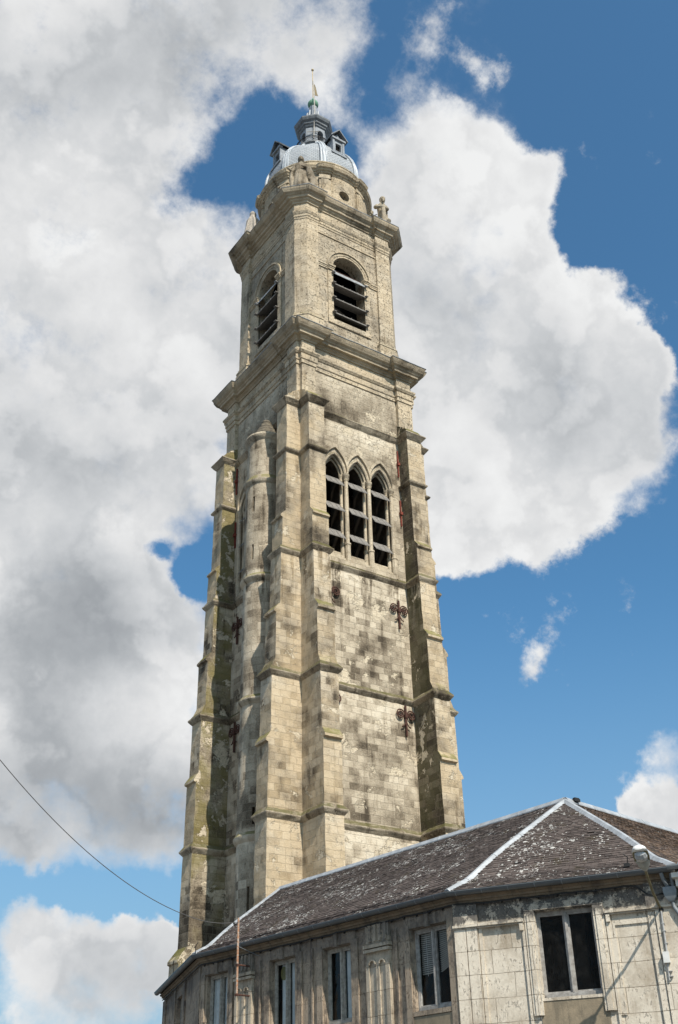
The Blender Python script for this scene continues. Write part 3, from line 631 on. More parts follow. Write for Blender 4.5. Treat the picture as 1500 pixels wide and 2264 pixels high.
# drum
dr = MB(); AA = (AX, AY); dr.lathe([(3.2, 49.3), (3.2, 52.75)], AA, 96)
od = part(dr, 'drum', ST_D)
oc = MB()
for k in range(8):
    a = R_(45 * k); dx, dy = math.cos(a), math.sin(a); rr = []
    if k % 2: continue
    for r in (2.7, 3.6): rr.append([(AX + dx * r - dy * .36 * math.cos(q * math.pi / 12), AY + dy * r + dx * .36 * math.cos(q * math.pi / 12), 51.22 + .36 * math.sin(q * math.pi / 12)) for q in range(24)])
    oc.loft(rr)
cut(od, oc); od.data.polygons.foreach_set('use_smooth', [True] * len(od.data.polygons)); od.data.set_sharp_from_angle(angle=R_(20))
for k in range(0, 8, 2):
    a = R_(45 * k); dx, dy = math.cos(a), math.sin(a)
    loc = lambda u, n, z, dx=dx, dy=dy: (AX + dx * (3.2 + n) - dy * u, AY + dy * (3.2 + n) + dx * u, z)
    m = MB(loc); f = lambda r, n: [(r * math.cos(q * math.pi / 12), n, 51.22 + r * math.sin(q * math.pi / 12)) for q in range(24)]
    m.loft([f(.37, -.4), f(.37, -.33), f(.31, -.33), f(.31, -.4)]); m.box(-.018, -.39, 50.9, .018, -.34, 51.54); m.box(-.31, -.39, 51.2, .31, -.34, 51.235)
    m.build('oculus_frame', WOODW, od)
    m = MB(loc); m.loft([f(.36, -.40), f(.36, -.42)]); m.build('pane', plain('drum_glass', (.05, .055, .06), .08, .6), od)
    m = MB(loc)
    ang = [-.36 + .72 * q / 8 for q in range(9)]
    cyl = lambda u, n: (AX + math.cos(a + u / 3.2) * (3.2 + n), AY + math.sin(a + u / 3.2) * (3.2 + n))
    m.xf = None; m.loft([[(*cyl(u, n), z) for n, z in ((0, 50.3), (.10, 50.33), (.10, 50.42), (0, 50.5))] for u in [q * 1.6 for q in ang]])
    m.build('sill', ST_D, od)
for k in range(8):
    a = R_(22.5 + 45 * k); m = MB()
    cyl = lambda u, n: (AX + math.cos(a + u / 3.2) * (3.2 + n), AY + math.sin(a + u / 3.2) * (3.2 + n))
    us = [-.34 + .68 * q / 6 for q in range(7)]
    def slab(u_, n0, n1, z0, z1): m.loft([[(*cyl(u, n0), z0), (*cyl(u, n1), z0), (*cyl(u, n1), z1), (*cyl(u, n0), z1)] for u in u_])
    slab(us, -.02, .09, 49.3, 52.1); slab([u * 1.1 for u in us], -.02, .15, 52.1, 52.2); slab(us, -.02, .10, 52.2, 52.6); slab([u * .62 for u in us], -.02, .13, 49.3, 52.1)
    m.build('pilaster', ST_D, od)
def dmod(a):
    k = ((math.degrees(a) - 22.5 + 22.5) % 45) - 22.5
    s = max(0., min(1., (8.5 - abs(k)) / 1.2)); return 1 + .04 * s
dc = MB(); dc.lathe([(3.18, 52.5), (3.24, 52.54), (3.26, 52.62), (3.34, 52.66), (3.36, 52.74), (3.46, 52.8), (3.5, 52.9), (3.53, 52.98), (3.5, 53.02), (3.2, 53.1)], AA, 160, 0., dmod)
dc.build('cornice', ST_D, od, smooth=25)
cb = MB(); cb.lathe([(3.2, 53.0), (3.2, 53.55), (3.23, 53.58), (3.23, 53.66), (3.0, 53.74)], AA, 96); cb.build('curb', ST_D, od, smooth=25)
# dome: eight curved faces with lead rolls on the edges
DP = [(3.06, 53.66), (3.06, 54.1), (3.02, 54.6), (2.93, 55.05), (2.78, 55.48), (2.55, 55.92), (2.25, 56.33), (1.9, 56.72), (1.52, 57.08), (1.28, 57.35), (1.14, 57.62), (1.1, 57.8)]
def omod(a):
    k = ((math.degrees(a) - 22.5) % 45) - 22.5
    k = ((math.degrees(a)) % 45); k = k - 45 if k > 22.5 else k
    flat = math.cos(R_(22.5)) / math.cos(R_(k)); return .45 + .55 * flat
dm = MB(); dm.lathe(DP, AA, 96, 0., omod); odm = part(dm, 'dome', SLATE, smooth=40)
for k in range(8):
    a = R_(22.5 + 45 * k); m = MB()
    for off, rr in ((0, .085), (.17, .05), (-.17, .05)):
        m.tube([(AX + math.cos(a) * (r + .03) - math.sin(a) * off * (r / 3.06) ** .6, AY + math.sin(a) * (r + .03) + math.cos(a) * off * (r / 3.06) ** .6, z) for r, z in DP], rr, 6)
    q = [[(AX + math.cos(a) * (r + n) - math.sin(a) * s * (r / 3.06) ** .6, AY + math.sin(a) * (r + n) + math.cos(a) * s * (r / 3.06) ** .6, z) for s, n in ((-.2, -.03), (-.2, .035), (.2, .035), (.2, -.03))] for r, z in DP]
    m.loft(q); m.build('rib', LEAD, odm, smooth=40)
for k in range(4):
    a = R_(90 * k); dx, dy = math.cos(a), math.sin(a)
    loc = lambda u, n, z, dx=dx, dy=dy: (AX + dx * n - dy * u, AY + dy * n + dx * u, z)
    m = MB(loc); n0, n1 = 2.72, 1.4
    m.wall([(-.42, 55.2), (.42, 55.2), (.42, 56.5), (-.42, 56.5)], [[(-.2, 55.42), (.2, 55.42), (.2, 56.15), (-.2, 56.15)]], n0, .2)
    for s in (-1, 1): m.quad((s * .42, n0, 55.2), (s * .42, n0, 56.5), (s * .42, n1, 56.5), (s * .42, n1, 55.2))
    m.box(-.55, n0 - .2, 55.08, .55, n0 + .14, 55.22); m.box(-.5, n0 - .1, 56.42, .5, n0 + .12, 56.56); m.box(-.26, n0, 55.36, .26, n0 + .06, 55.42)
    for s in (-1, 1): m.box(s * .36 - .07, n0, 55.22, s * .36 + .07, n0 + .05, 56.42)
    m.loft([[(-.42, n, 56.5), (.42, n, 56.5), (0, n, 57.12)] for n in (n0 - .05, n1)])
    m.build('dormer', LEAD_M, odm)
    m = MB(loc); th = .07
    for s in (-1, 1): m.loft([[(s * .60, n, 56.48), (0, n, 57.22), (0, n, 57.22 + th * 1.3), (s * .63, n, 56.48 + th)] for n in (n0 + .2, n1 - .3)])
    m.build('dormer_roof', LEAD_D, odm)
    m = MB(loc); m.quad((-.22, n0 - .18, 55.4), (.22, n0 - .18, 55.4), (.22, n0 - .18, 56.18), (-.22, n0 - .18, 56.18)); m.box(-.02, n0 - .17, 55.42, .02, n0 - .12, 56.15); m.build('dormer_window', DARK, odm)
# balcony railing
rl = MB()
for z, r in ((57.86, .022), (58.27, .03), (58.16, .015)): rl.tube([(AX + math.cos(q * math.pi / 20) * 1.15, AY + math.sin(q * math.pi / 20) * 1.15, z) for q in range(41)], r, 6)
for k in range(24):
    a = k * math.pi / 12; rl.tube([(AX + math.cos(a) * 1.15, AY + math.sin(a) * 1.15, z) for z in (57.8, 58.27)], .014, 5)
    rl.tube([(AX + math.cos(a + .13 + .075 * math.cos(q * math.pi / 6)) * 1.15, AY + math.sin(a + .13 + .075 * math.cos(q * math.pi / 6)) * 1.15, 58.02 + .1 * math.sin(q * math.pi / 6)) for q in range(13)], .012, 5)
part(rl, 'railing', BLACKI)
bf = MB(); bf.lathe([(1.0, 57.7), (1.2, 57.76), (1.2, 57.84), (.3, 57.86)], AA, 32); part(bf, 'balcony', LEAD_D)
# lantern
la = MB(); la.lathe([(.90, 57.85), (.92, 58.05), (.86, 58.1), (.86, 59.62)], AA, 8, R_(22.5)); ola = part(la, 'lantern', LEAD_M)
lc = MB()
for k in (0, 1):
    a = R_(90 * k); dx, dy = math.cos(a), math.sin(a); pts = [(-.22, 58.3)] + rarch(0, .22, 59.05, 10) + [(.22, 58.3)]
    lc.loft([[(AX + dx * n - dy * u, AY + dy * n + dx * u, z) for u, z in pts] for n in (-1.5, 1.5)])
cut(ola, lc)
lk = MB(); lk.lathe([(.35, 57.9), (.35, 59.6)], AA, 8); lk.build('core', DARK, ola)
le = MB(); le.lathe([(.86, 59.5), (.95, 59.58), (.97, 59.68), (1.06, 59.74), (1.08, 59.86), (1.2, 59.96), (1.28, 60.12), (1.29, 60.22), (1.24, 60.26), (.8, 60.4)], AA, 8, R_(22.5)); le.build('cornice', LEAD_D, ola)
lr = MB(); lr.lathe([(1.1, 60.24), (.85, 60.45), (.62, 60.75), (.48, 61.1), (.40, 61.45), (.38, 61.7), (.3, 61.8), (.26, 62.3)], AA, 8, R_(22.5)); lr.build('roof', LEAD_M, ola)
for k in range(8):
    a = R_(22.5 + 45 * k); m = MB(); m.tube([(AX + math.cos(a) * r, AY + math.sin(a) * r, z) for r, z in ((1.12, 60.26), (.86, 60.47), (.63, 60.77), (.49, 61.12), (.41, 61.47), (.39, 61.7))], .045, 6); m.build('roof_roll', LEAD, ola)
fi = MB(); fi.ball((AX, AY, 62.62), .36, 20); fi.lathe([(.12, 62.9), (.1, 63.05), (.05, 63.15), (.04, 63.3)], AA, 12); ofi = part(fi, 'finial', COPPER, smooth=60)
rd = MB(); rd.tube([(AX, AY, 63.1), (AX, AY, 66.1)], .03, 8); rd.ball((AX, AY, 66.15), .09, 12, 1.2); rd.build('rod', GOLD, ofi, smooth=60)
# white pole lashed to the lantern
po = thing('flagpole', 'pale wooden pole lashed upright to the front of the lantern on the dome', 'pole', (2.95, 2.86, 58.4))
m = MB(); m.tube([(2.94, 2.84, 58.3), (2.97, 2.83, 59.4), (2.86, 2.62, 60.3), (2.93, 2.68, 60.5), (3.2, 3.1, 63.0), (3.3, 3.35, 64.6)], .036, 8); m.build('pole', POLEW, po)
m = MB(); m.tube([(2.62, 3.08, 58.95), (3.24, 2.64, 58.95)], .03, 6); m.build('cross_bar', POLEW, po)
fg = MB(); pts = []
for j in range(9):
    v = j / 8; pts.append([(AX + .03 + (.07 + .17 * v) * s, AY - .02 - (.05 + .16 * v) * s + .02 * math.sin(6 * v + s * 3), 64.7 - 1.25 * v * (1 - .12 * (1 - s)) - .03 * s) for s in (0, .5, 1)])
fg.loft(pts, False, False); of = fg.build('flag', FLAG); of.modifiers.new('s', 'SOLIDIFY').thickness = .012
tag(of, 'small tattered tan pennant hanging from the spire rod above the green ball', 'flag')

# ------------------------------------------------------------ statues on the belfry corners
def statue(name, label, loc, rot, rings_, tubes, balls, mtl, blocks=(), fold=.07, vox=.035, group=None, sx=1.):
    cs, sn = math.cos(rot), math.sin(rot)
    xf = lambda x, y, z: (loc[0] + x * sx * cs - y * sn, loc[1] + x * sx * sn + y * cs, loc[2] + z)
    m = MB(xf); n = 30; rr = []
    for z, rx, ry, cx, cy in rings_:
        k = fold * max(0., 1 - z / 1.9)
        rr.append([(cx + rx * math.cos(q * 2 * math.pi / n) * (1 + k * math.sin(q * 2 * math.pi / n * 8 + z * 1.1)), cy + ry * math.sin(q * 2 * math.pi / n) * (1 + k * math.sin(q * 2 * math.pi / n * 8 + z * 1.1)), z) for q in range(n)])
    m.loft(rr)
    for pts, r, tp in tubes: m.tube(pts, r, 8, True, tp)
    for c, r, sx, sy, sz in balls: m.ball(c, r, 14, sz, sx, sy)
    for b in blocks: m.box(*b)
    me = bpy.data.meshes.new(name); me.from_pydata(m.v, [], m.f); me.materials.append(mtl)
    bm = bmesh.new(); bm.from_mesh(me); bmesh.ops.recalc_face_normals(bm, faces=bm.faces); bm.to_mesh(me); bm.free()
    o = bpy.data.objects.new(name, me); COL.objects.link(o)
    md = o.modifiers.new('remesh', 'REMESH'); md.mode = 'VOXEL'; md.voxel_size = vox * .7; md.use_smooth_shade = True
    ms = o.modifiers.new('smooth', 'SMOOTH'); ms.factor = .4; ms.iterations = 2
    dg = bpy.context.evaluated_depsgraph_get(); me2 = bpy.data.meshes.new_from_object(o.evaluated_get(dg)); o.modifiers.clear(); o.data = me2
    me2.materials.clear(); me2.materials.append(mtl)
    tag(o, label, 'statue', group); return o
HEAD = [((0, -.03, 2.50), .165, 1., 1.08, 1.3), ((0, -.20, 2.48), .035, .8, 1., 1.6), ((-.06, -.175, 2.535), .025, 1.3, .6, .8), ((.06, -.175, 2.535), .025, 1.3, .6, .8), ((0, -.175, 2.39), .04, 1.2, .7, .6),
        ((0, .05, 2.54), .19, 1., 1., 1.2), ((-.15, .0, 2.40), .075, .8, 1., 1.9), ((.15, .0, 2.40), .075, .8, 1., 1.9)]
statue('statue', 'robed stone statue with a cloak over one arm on the nearest belfry corner', (.28, .22, 49.72), R_(-45 + 9),
       [(0, .50, .36, 0, 0), (.25, .50, .36, 0, 0), (.7, .46, .33, 0, 0), (1.15, .40, .29, 0, 0), (1.5, .32, .23, 0, 0), (1.75, .34, .23, 0, 0), (1.95, .37, .22, 0, 0), (2.08, .33, .19, 0, 0), (2.16, .18, .14, 0, 0), (2.24, .10, .10, 0, 0), (2.36, .09, .09, 0, 0)],
       [([(-.33, 0, 2.0), (-.45, -.02, 1.65), (-.50, -.12, 1.42), (-.68, -.26, 1.5)], .11, (1.1, 1.0, .8, .5)), ([(-.68, -.26, 1.5), (-.78, -.3, 1.62)], .05, (1, .5)), ([(-.64, -.28, 1.5), (-.8, -.26, 1.52)], .035, (1, .5)),
        ([(.33, 0, 2.0), (.50, .02, 1.66), (.42, -.2, 1.58), (.18, -.3, 1.62)], .11, (1.1, 1.0, .85, .6)), ([(.18, -.3, 1.62), (.04, -.32, 1.66)], .05, (1, .7)),
        ([(.48, -.05, 1.7), (.62, 0, 1.2), (.66, 0, .5), (.62, 0, .02)], .17, (.7, 1, 1.05, .8)), ([(.40, -.16, 1.6), (.46, -.2, 1.0), (.44, -.15, .7)], .13, (1, 1, .5)),
        ([(-.52, -.1, 1.4), (-.56, -.05, .8), (-.5, 0, 0)], .12, (.7, 1.1, 1)), ([(-.12, -.34, 0), (-.12, -.30, .6), (-.06, -.2, 1.3)], .09, (1.3, .9, .5)), ([(.2, -.34, 0), (.18, -.30, .6), (.1, -.2, 1.3)], .09, (1.3, .9, .5)),
        ([(-.12, -.42, .05), (-.12, -.3, .1)], .09, (.7, 1))], HEAD, ST_F, fold=.05)
H2 = [((a[0] + .10, a[1] - .16, a[2] - .22), r, sx, sy, sz) for a, r, sx, sy, sz in HEAD]
statue('statue', 'bearded stone statue bowing over an upright tapered shield on the right belfry corner', (5.87, .14, 49.68), R_(-20),
       [(0, .42, .38, 0, .05), (.22, .50, .42, 0, 0), (.42, .50, .40, 0, -.02), (.6, .36, .34, .03, 0), (.95, .31, .28, .05, 0), (1.3, .31, .25, .06, 0), (1.6, .35, .25, .06, -.02), (1.82, .36, .23, .06, -.06), (1.95, .22, .18, .08, -.10), (2.1, .12, .12, .09, -.13)],
       [([(-.28, -.05, 1.8), (-.48, -.16, 1.55), (-.40, -.34, 1.42), (-.08, -.42, 1.44)], .12, (1.1, 1.1, .95, .7)), ([(.40, -.05, 1.8), (.46, -.2, 1.5), (.30, -.38, 1.38), (.05, -.42, 1.36)], .12, (1.1, 1.05, .9, .7)),
        ([(-.45, -.1, .05), (-.5, -.28, .42), (-.2, -.1, .62)], .17, (.8, 1.1, 1)), ([(.36, -.1, .02), (.45, -.28, .45), (.28, -.1, .75)], .17, (.8, 1.1, 1)), ([(.44, .0, 1.6), (.42, .05, .9), (.36, .1, .2)], .12, (.9, 1, 1.2)),
        ([(.02, -.46, 1.34), (.02, -.5, .9), (.0, -.52, .0)], .13, (.95, 1.05, 1.25)), ([(.02, -.46, 1.26), (.02, -.46, 1.42)], .16, (1, 1)), ([(.1, -.36, 2.12), (.1, -.40, 1.9)], .10, (1, .5))], H2, ST_F, fold=.05, sx=.76)
statue('statue', 'statue wholly wrapped in pale netting on the belfry corner at the left', (.05, 5.5, 49.68), R_(-55),
       [(0, .42, .36, 0, 0), (.3, .45, .40, 0, 0), (.8, .42, .38, .02, 0), (1.3, .40, .34, .05, 0), (1.7, .42, .32, .08, -.02), (1.95, .40, .29, .10, -.04), (2.1, .27, .24, .12, -.05), (2.25, .20, .2, .13, -.06), (2.45, .21, .22, .14, -.08), (2.58, .15, .16, .14, -.08), (2.64, .04, .04, .14, -.08)],
       [([(-.2, -.36, .7), (-.08, -.36, 1.3), (.02, -.30, 1.9), (.12, -.22, 2.2)], .09, (1, 1, 1, .8)), ([(.36, -.26, .5), (.36, -.28, 1.2), (.32, -.24, 1.8), (.18, -.22, 2.2)], .10, (1, 1, 1, .8)),
        ([(-.40, -.1, .0), (-.34, -.12, 1.0), (-.2, -.1, 1.9)], .08, (1, 1, .7))], [], NET, fold=.10)
m = MB(); m.tube([(5.3, 1.2, 51.0), (5.75, .35, 51.0)], .025, 6); tag(m.build('stay_rod', RUST), 'thin iron rod between the drum and the statue with the shield', 'rod')
m = MB(); m.tube([(.95, 5.1, 50.7), (.3, 5.4, 50.7)], .025, 6); tag(m.build('stay_rod', RUST), 'thin iron rod between the drum and the netted statue', 'rod')

# ------------------------------------------------------------ corner house
CF = Vector((-6.4834, -16.7365)); BW = Vector((-7.8026, -6.8520))
tF, tG, tH = Vector((.53995, -.84169)), Vector((-.13229, .99121)), Vector((.30651, .95187))
nF, nG, nH = Vector((-.84169, -.53995)), Vector((-.99121, -.13229)), Vector((-.95187, .30651))
def frame(o, t_, n_): return lambda s, n, z: (o.x + t_.x * s + n_.x * n, o.y + t_.y * s + n_.y * n, z)
F, G, H = frame(CF, tF, nF), frame(CF, tG, nG), frame(BW, tH, nH)
LF, LG, LH = 5.1, 9.97, 7.4
house = thing('corner_house', 'weathered two-storey corner house with a brown lichen-spotted tile roof in front of the tower', 'house', (-3, -12, 0))
hp = lambda mb, name, mats, parent=house, **k: part(mb, name, mats, parent, **k)
def rect(a, b, z0, z1): return [(a, z0), (b, z0), (b, z1), (a, z1)]
WZ0, WZ1 = 4.84, 6.64
WIN = [(F, 1.87, 3.18), (G, .26, 1.45), (G, 3.57, 4.62), (G, 5.74, 6.78), (G, 8.68, 9.70), (H, 3.2, 4.5)]
for fr, L_, mt in ((F, LF, PL_F), (G, LG, PL_G), (H, LH, PL_G)):
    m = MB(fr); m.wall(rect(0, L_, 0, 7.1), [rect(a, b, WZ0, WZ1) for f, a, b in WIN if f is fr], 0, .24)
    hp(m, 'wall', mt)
RD = Vector((.989, .147)); FE = CF + tF * LF; HE = BW + tH * LH; RE = FE + RD * 9
BK1, BK2 = Vector((3.4, -4.2)), Vector((-.6, -2.6))
m = MB()
for a, b in ((FE, RE), (RE, Vector((3.4, -12.8))), (Vector((3.4, -12.8)), BK1), (BK1, Vector((-2.2, -2.6))), (Vector((-2.2, -2.6)), HE)): m.quad((*a, 0), (*b, 0), (*b, 7.1), (*a, 7.1))
hp(m, 'wall', PL_G)
m = MB(); q = [(*CF, 0), (*FE, 0), (3, -19, 0), (3, -4.5, 0), (-3, -3, 0), (*BW, 0)]
q2 = [((x * .94 - 3 * .06), y * .96 - 12 * .04) for x, y, z in q]
ROOM = plain('room_dark', (.05, .045, .04), .9, .1)  # shade put into the colour: near-black surfaces keep the rooms dim
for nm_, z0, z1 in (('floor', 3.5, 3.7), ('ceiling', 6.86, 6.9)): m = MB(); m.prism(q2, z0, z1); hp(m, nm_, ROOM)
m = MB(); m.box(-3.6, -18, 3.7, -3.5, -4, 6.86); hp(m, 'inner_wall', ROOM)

# bands, pilasters, panels
m = MB(F); m.box(-.02, -.02, 0, .25, .07, 6.40); m.box(.27, -.02, 0, .53, .07, 6.40); m.box(-.02, -.02, 6.5, .55, .08, 6.97); hp(m, 'pilaster', PL_F)
m = MB(F); m.box(.55, -.02, 0, .63, .035, 6.40); m.box(1.56, -.02, 0, 1.62, .05, 6.52); m.box(3.44, -.02, 0, 3.49, .05, 6.5); m.box(3.49, -.02, 4.4, 3.62, .03, 6.3); m.box(3.62, -.02, 6.18, 4.34, .03, 6.3); hp(m, 'panel_frame', PL_F)
for a, b in ((1.64, 1.865), (3.185, 3.42)):
    m = MB(F); m.box(a, -.02, 4.5, b, .06, 6.66); m.box(a + .06, .0, 4.5, b - .06, .085, 6.6); hp(m, 'window_surround', PL_F)
m = MB(F); m.box(1.64, -.02, 6.66, 3.42, .07, 6.80); hp(m, 'lintel', PL_F)
m = MB(F); m.box(1.84, -.1, 4.78, 3.21, .035, 4.84); hp(m, 'sill', PL_F)
m = MB(F); m.box(1.80, -.02, 2.6, 3.26, .02, 4.78); hp(m, 'apron', PL_B)
for a, b, e in ((-.04, 1.62, 1.52), (3.44, 5.1, 3.46)):
    m = MB(F); m.box(a, -.02, 6.405, b, .09, 6.44); m.box(a, -.02, 6.44, b, .12, 6.49); m.box(e, 0, 6.26, e + .08, .10, 6.405); hp(m, 'string_moulding', PL_F)
m = MB(F); m.box(4.36, -.02, 0, 4.50, .05, 6.40); m.box(4.52, -.02, 0, 5.08, .08, 6.40); m.box(4.36, -.02, 6.5, 5.08, .09, 6.97); hp(m, 'pilaster', PL_F)
def fluted(s0, s1, mt=PL_P):
    m = MB(G); m.box(s0, -.02, 0, s1, .06, 6.32); w3 = (s1 - s0)
    for a, b in ((0, .16), (.42, .56), (.86, 1.)): m.box(s0 + w3 * a, .05, 0, s0 + w3 * b, .095, 6.1)
    for a, b in ((.16, .42), (.56, .86)):
        c = s0 + w3 * (a + b) / 2; hw = w3 * (b - a) / 2
        m.band(rarch(c, hw * .7, 6.02, 8), rarch(c, hw, 6.02, 8), .05, .12)
    m.box(s0 - .03, -.02, 6.30, s1 + .03, .14, 6.37); m.box(s0 - .04, -.02, 6.40, s1 + .04, .14, 6.48); m.box(s0, -.02, 6.5, s1, .08, 6.97)
    for k in range(4): m.box(s0 + w3 * (.08 + .22 * k), .06, 6.55, s0 + w3 * (.19 + .22 * k), .11, 6.93)
    hp(m, 'pilaster', mt)
fluted(2.14, 2.96); fluted(7.52, 8.26)
for a, b in ((1.47, 1.66), (1.9, 1.96), (3.30, 3.55), (4.64, 4.86), (5.02, 5.07), (5.46, 5.72), (6.80, 7.02), (7.20, 7.26), (8.42, 8.66), (9.76, 9.95), (.02, .24)): m = MB(G); m.box(a, -.02, 0, b, .05, 6.95 if a < .1 else 6.72); hp(m, 'window_surround', PL_G)
for f, a, b in WIN:
    if f is G:
        m = MB(G); m.box(a - .2, -.02, 6.66, b + .2, .045, 6.95); m.box((a + b) / 2 - .07, -.0, 6.62, (a + b) / 2 + .07, .09, 6.955); hp(m, 'lintel', PL_G)
        m = MB(G); m.box(a - .04, -.1, 4.74, b + .04, .04, 4.84); hp(m, 'sill', PL_G)
m = MB(G); m.box(.24, -.02, 2.6, 1.5, .025, 4.72); hp(m, 'apron', PL_B)
for a, b in ((.05, .3), (2.7, 3.1), (4.6, 4.9), (6.7, 7.3)): m = MB(H); m.box(a, -.02, 0, b, .05, 6.9); hp(m, 'window_surround', PL_G)
PATH = [tuple(HE), tuple(BW), tuple(CF), tuple(FE)]
m = MB(); sweep_path(m, PATH, [(-.02, 6.98), (.03, 6.98), (.05, 7.02), (.09, 7.03), (.10, 7.08), (.15, 7.09), (.16, 7.13), (-.02, 7.13)]); hp(m, 'cornice', PL_C)

# gutter: half round, with soldered laps
def half(r, c0=.265, z0=7.2):
    o = [(c0 + r * math.cos(q * math.pi / 10), z0 - r * math.sin(q * math.pi / 10)) for q in range(11)]
    return o + [(c0 + (r - .012) * math.cos(q * math.pi / 10), z0 - (r - .012) * math.sin(q * math.pi / 10)) for q in range(10, -1, -1)]
gm = MB(); sweep_path(gm, PATH, half(.088)); 
def along(fr, L0, L1, st):
    k = L0
    while k < L1:
        for dk, r in ((0, .0915),):
            A = [fr(k, n, z) for n, z in half(r)]; B = [fr(k + .018, n, z) for n, z in half(r)]; gm.m = 1; gm.loft([A, B]); gm.m = 0
        k += st
along(F, .15, 5.0, .62); along(G, .3, 9.8, .62); along(H, .4, 7.2, .62)
sweep_path(gm, PATH, [(.352, 7.192), (.365, 7.192), (.365, 7.214), (.352, 7.214)])
hp(gm, 'gutter', [GUT, PIPE])

# roof
def mit(d):
    out = []; P = [Vector(q) for q in PATH]
    for i in range(4):
        e1 = (P[i] - P[i - 1]).normalized() if i else (P[1] - P[0]).normalized(); e2 = (P[i + 1] - P[i]).normalized() if i < 3 else (P[3] - P[2]).normalized()
        n1 = Vector((e1.y, -e1.x)); n2 = Vector((e2.y, -e2.x)); out.append(P[i] + (n1 + n2) * d / (1 + n1.dot(n2)))
    return out
EH, EB, EC, EF = mit(.27)
AP, RL, RR = Vector((-1.86, -16.19)), Vector((-3.09, -3.42)), Vector((-1.86, -16.19)) + RD * 9.5
ER = EF + RD * 9.5; ZE, HR = 7.225, 3.0
gz = lambda v: ZE + HR * (v * .80 + .20 * v * v) if v > .22 else ZE + HR * (v * .80 + .20 * v * v)
def flare(v): return v - .035 * max(0, 1 - abs(v - .16) / .34) ** 2 * min(1, v / .1)
def rp(e, r, v):
    q = e + (r - e) * v; return (q.x, q.y, ZE + HR * flare(v))
NV = 14
def slope(e0, e1, r0, r1, nu=1):
    m = MB(); g = [[m.p(*rp(e0 + (e1 - e0) * (i / nu), r0 + (r1 - r0) * (i / nu), j / NV)) for i in range(nu + 1)] for j in range(NV + 1)]
    for j in range(NV):
        for i in range(nu): m.face((g[j][i], g[j][i + 1], g[j + 1][i + 1], g[j + 1][i]))
    return m
def merge(*ms):
    o = MB()
    for k in ms:
        b = len(o.v); o.v += k.v; o.f += [tuple(i + b for i in f) for f in k.f]; o.mi += k.mi
    return o
def tiled(e0, e1, r0, r1, mt):
    m = MB(); rows = 50; rnd = random.Random(int(e0.x * 100))
    nv = (Vector((*e1, 0)) - Vector((*e0, 0))).cross(Vector((*(r0 + r1) / 2, HR)) - Vector((*(e0 + e1) / 2, 0))).normalized()
    if nv.z < 0: nv = -nv
    for j in range(rows):
        v0, v1 = j / rows, min(1., (j + 1.3) / rows)
        A0, B0 = Vector(rp(e0, r0, v0)), Vector(rp(e1, r1, v0)); A1, B1_ = Vector(rp(e0, r0, v1)), Vector(rp(e1, r1, v1))
        L_ = (B0 - A0).length; n_ = max(1, round(L_ / .17)); k = -.5 if j % 2 else 0.
        while k < n_:
            a, b = max(0., (k + .012) / n_), min(1., (k + .988) / n_); k += 1
            if b <= a or rnd.random() < .002: continue
            sl = -.012 if rnd.random() < .03 else 0.; lo, hi = .016 + rnd.random() * .011, .004 + rnd.random() * .006; tw = (rnd.random() - .5) * .008
            dn = (A0 - A1).normalized() * (rnd.random() * .012 - sl)
            q = [A0.lerp(B0, a) + nv * (lo + tw) + dn, A0.lerp(B0, b) + nv * (lo - tw) + dn, A1.lerp(B1_, b) + nv * hi, A1.lerp(B1_, a) + nv * hi]
            p_ = [m.p(*c) for c in q] + [m.p(*(q[0] - nv * .022)), m.p(*(q[1] - nv * .022))]
            m.face(p_[:4]); m.face((p_[4], p_[5], p_[1], p_[0]))
    us = MB(); us.v = list(slope(e0, e1, r0, r1).v); us.f = list(slope(e0, e1, r0, r1).f)
    for f in us.f: m.face([m.p(us.v[i][0], us.v[i][1], us.v[i][2] - .01) for i in f])
    hp(m, 'roof', mt, raw=True)
tiled(EB, EC, RL, AP, TILE); tiled(EC, EF, AP, AP, TILE); tiled(EF, ER, AP, RR, TILE_W)
B1, B2 = Vector((3.6, -4.2)), Vector((3.6, -12.2))
hp(merge(slope(EH, EB, RL, RL), slope(B1, Vector(EH), RL, RL), slope(B2, B1, AP, RL), slope(Vector((7.5, -11.6)), B2, RR, AP)), 'roof', TILE_W)
m = MB(); sweep_path(m, [tuple(q) for q in (EH, EB, EC, EF)], [(-.25, 7.15), (.0, 7.19), (.0, 7.212), (-.25, 7.2)]); hp(m, 'eave_board', plain('eave_dark', (.05, .04, .033), .9, .2))
def capstrip(pts, w_, h):
    m = MB(); P = [Vector(q) for q in pts]; rings_ = []
    for i, q in enumerate(P):
        d = (P[min(i + 1, len(P) - 1)] - P[max(i - 1, 0)]).normalized(); s = d.cross(Vector((0, 0, 1))).normalized(); u = s.cross(d)
        rings_.append([tuple(q + s * a * w_ + u * b) for a, b in ((-1, -.05), (-1, -.02), (-.35, h), (.35, h), (1, -.02), (1, -.05))])
    m.loft(rings_); run = 0.
    for a_, b_ in zip(P, P[1:]):   # laps between the sheets
        run += (b_ - a_).length
        if run > 1.05:
            run = 0.; d = (b_ - a_).normalized(); s = d.cross(Vector((0, 0, 1))).normalized(); u = s.cross(d)
            m.loft([[tuple(a_ + d * dd_ + s * a * (w_ + .008) + u * (b + .007)) for a, b in ((-1, -.05), (-1, -.02), (-.35, h), (.35, h), (1, -.02), (1, -.05))] for dd_ in (0, .03)])
    return m
hip = lambda e, r: [rp(e, r, j / NV) for j in range(NV + 1)]
for e, r, w_ in ((EC, AP, .108), (EF, AP, .108), (EB, RL, .108)): hp(capstrip(hip(e, r), w_, .06), 'hip_flashing', ZINC)
for a, b in ((AP, RL), (AP, RR)): hp(capstrip([(*a.lerp(b, k / 8), ZE + HR) for k in range(9)], .12, .09), 'ridge_flashing', ZINC)
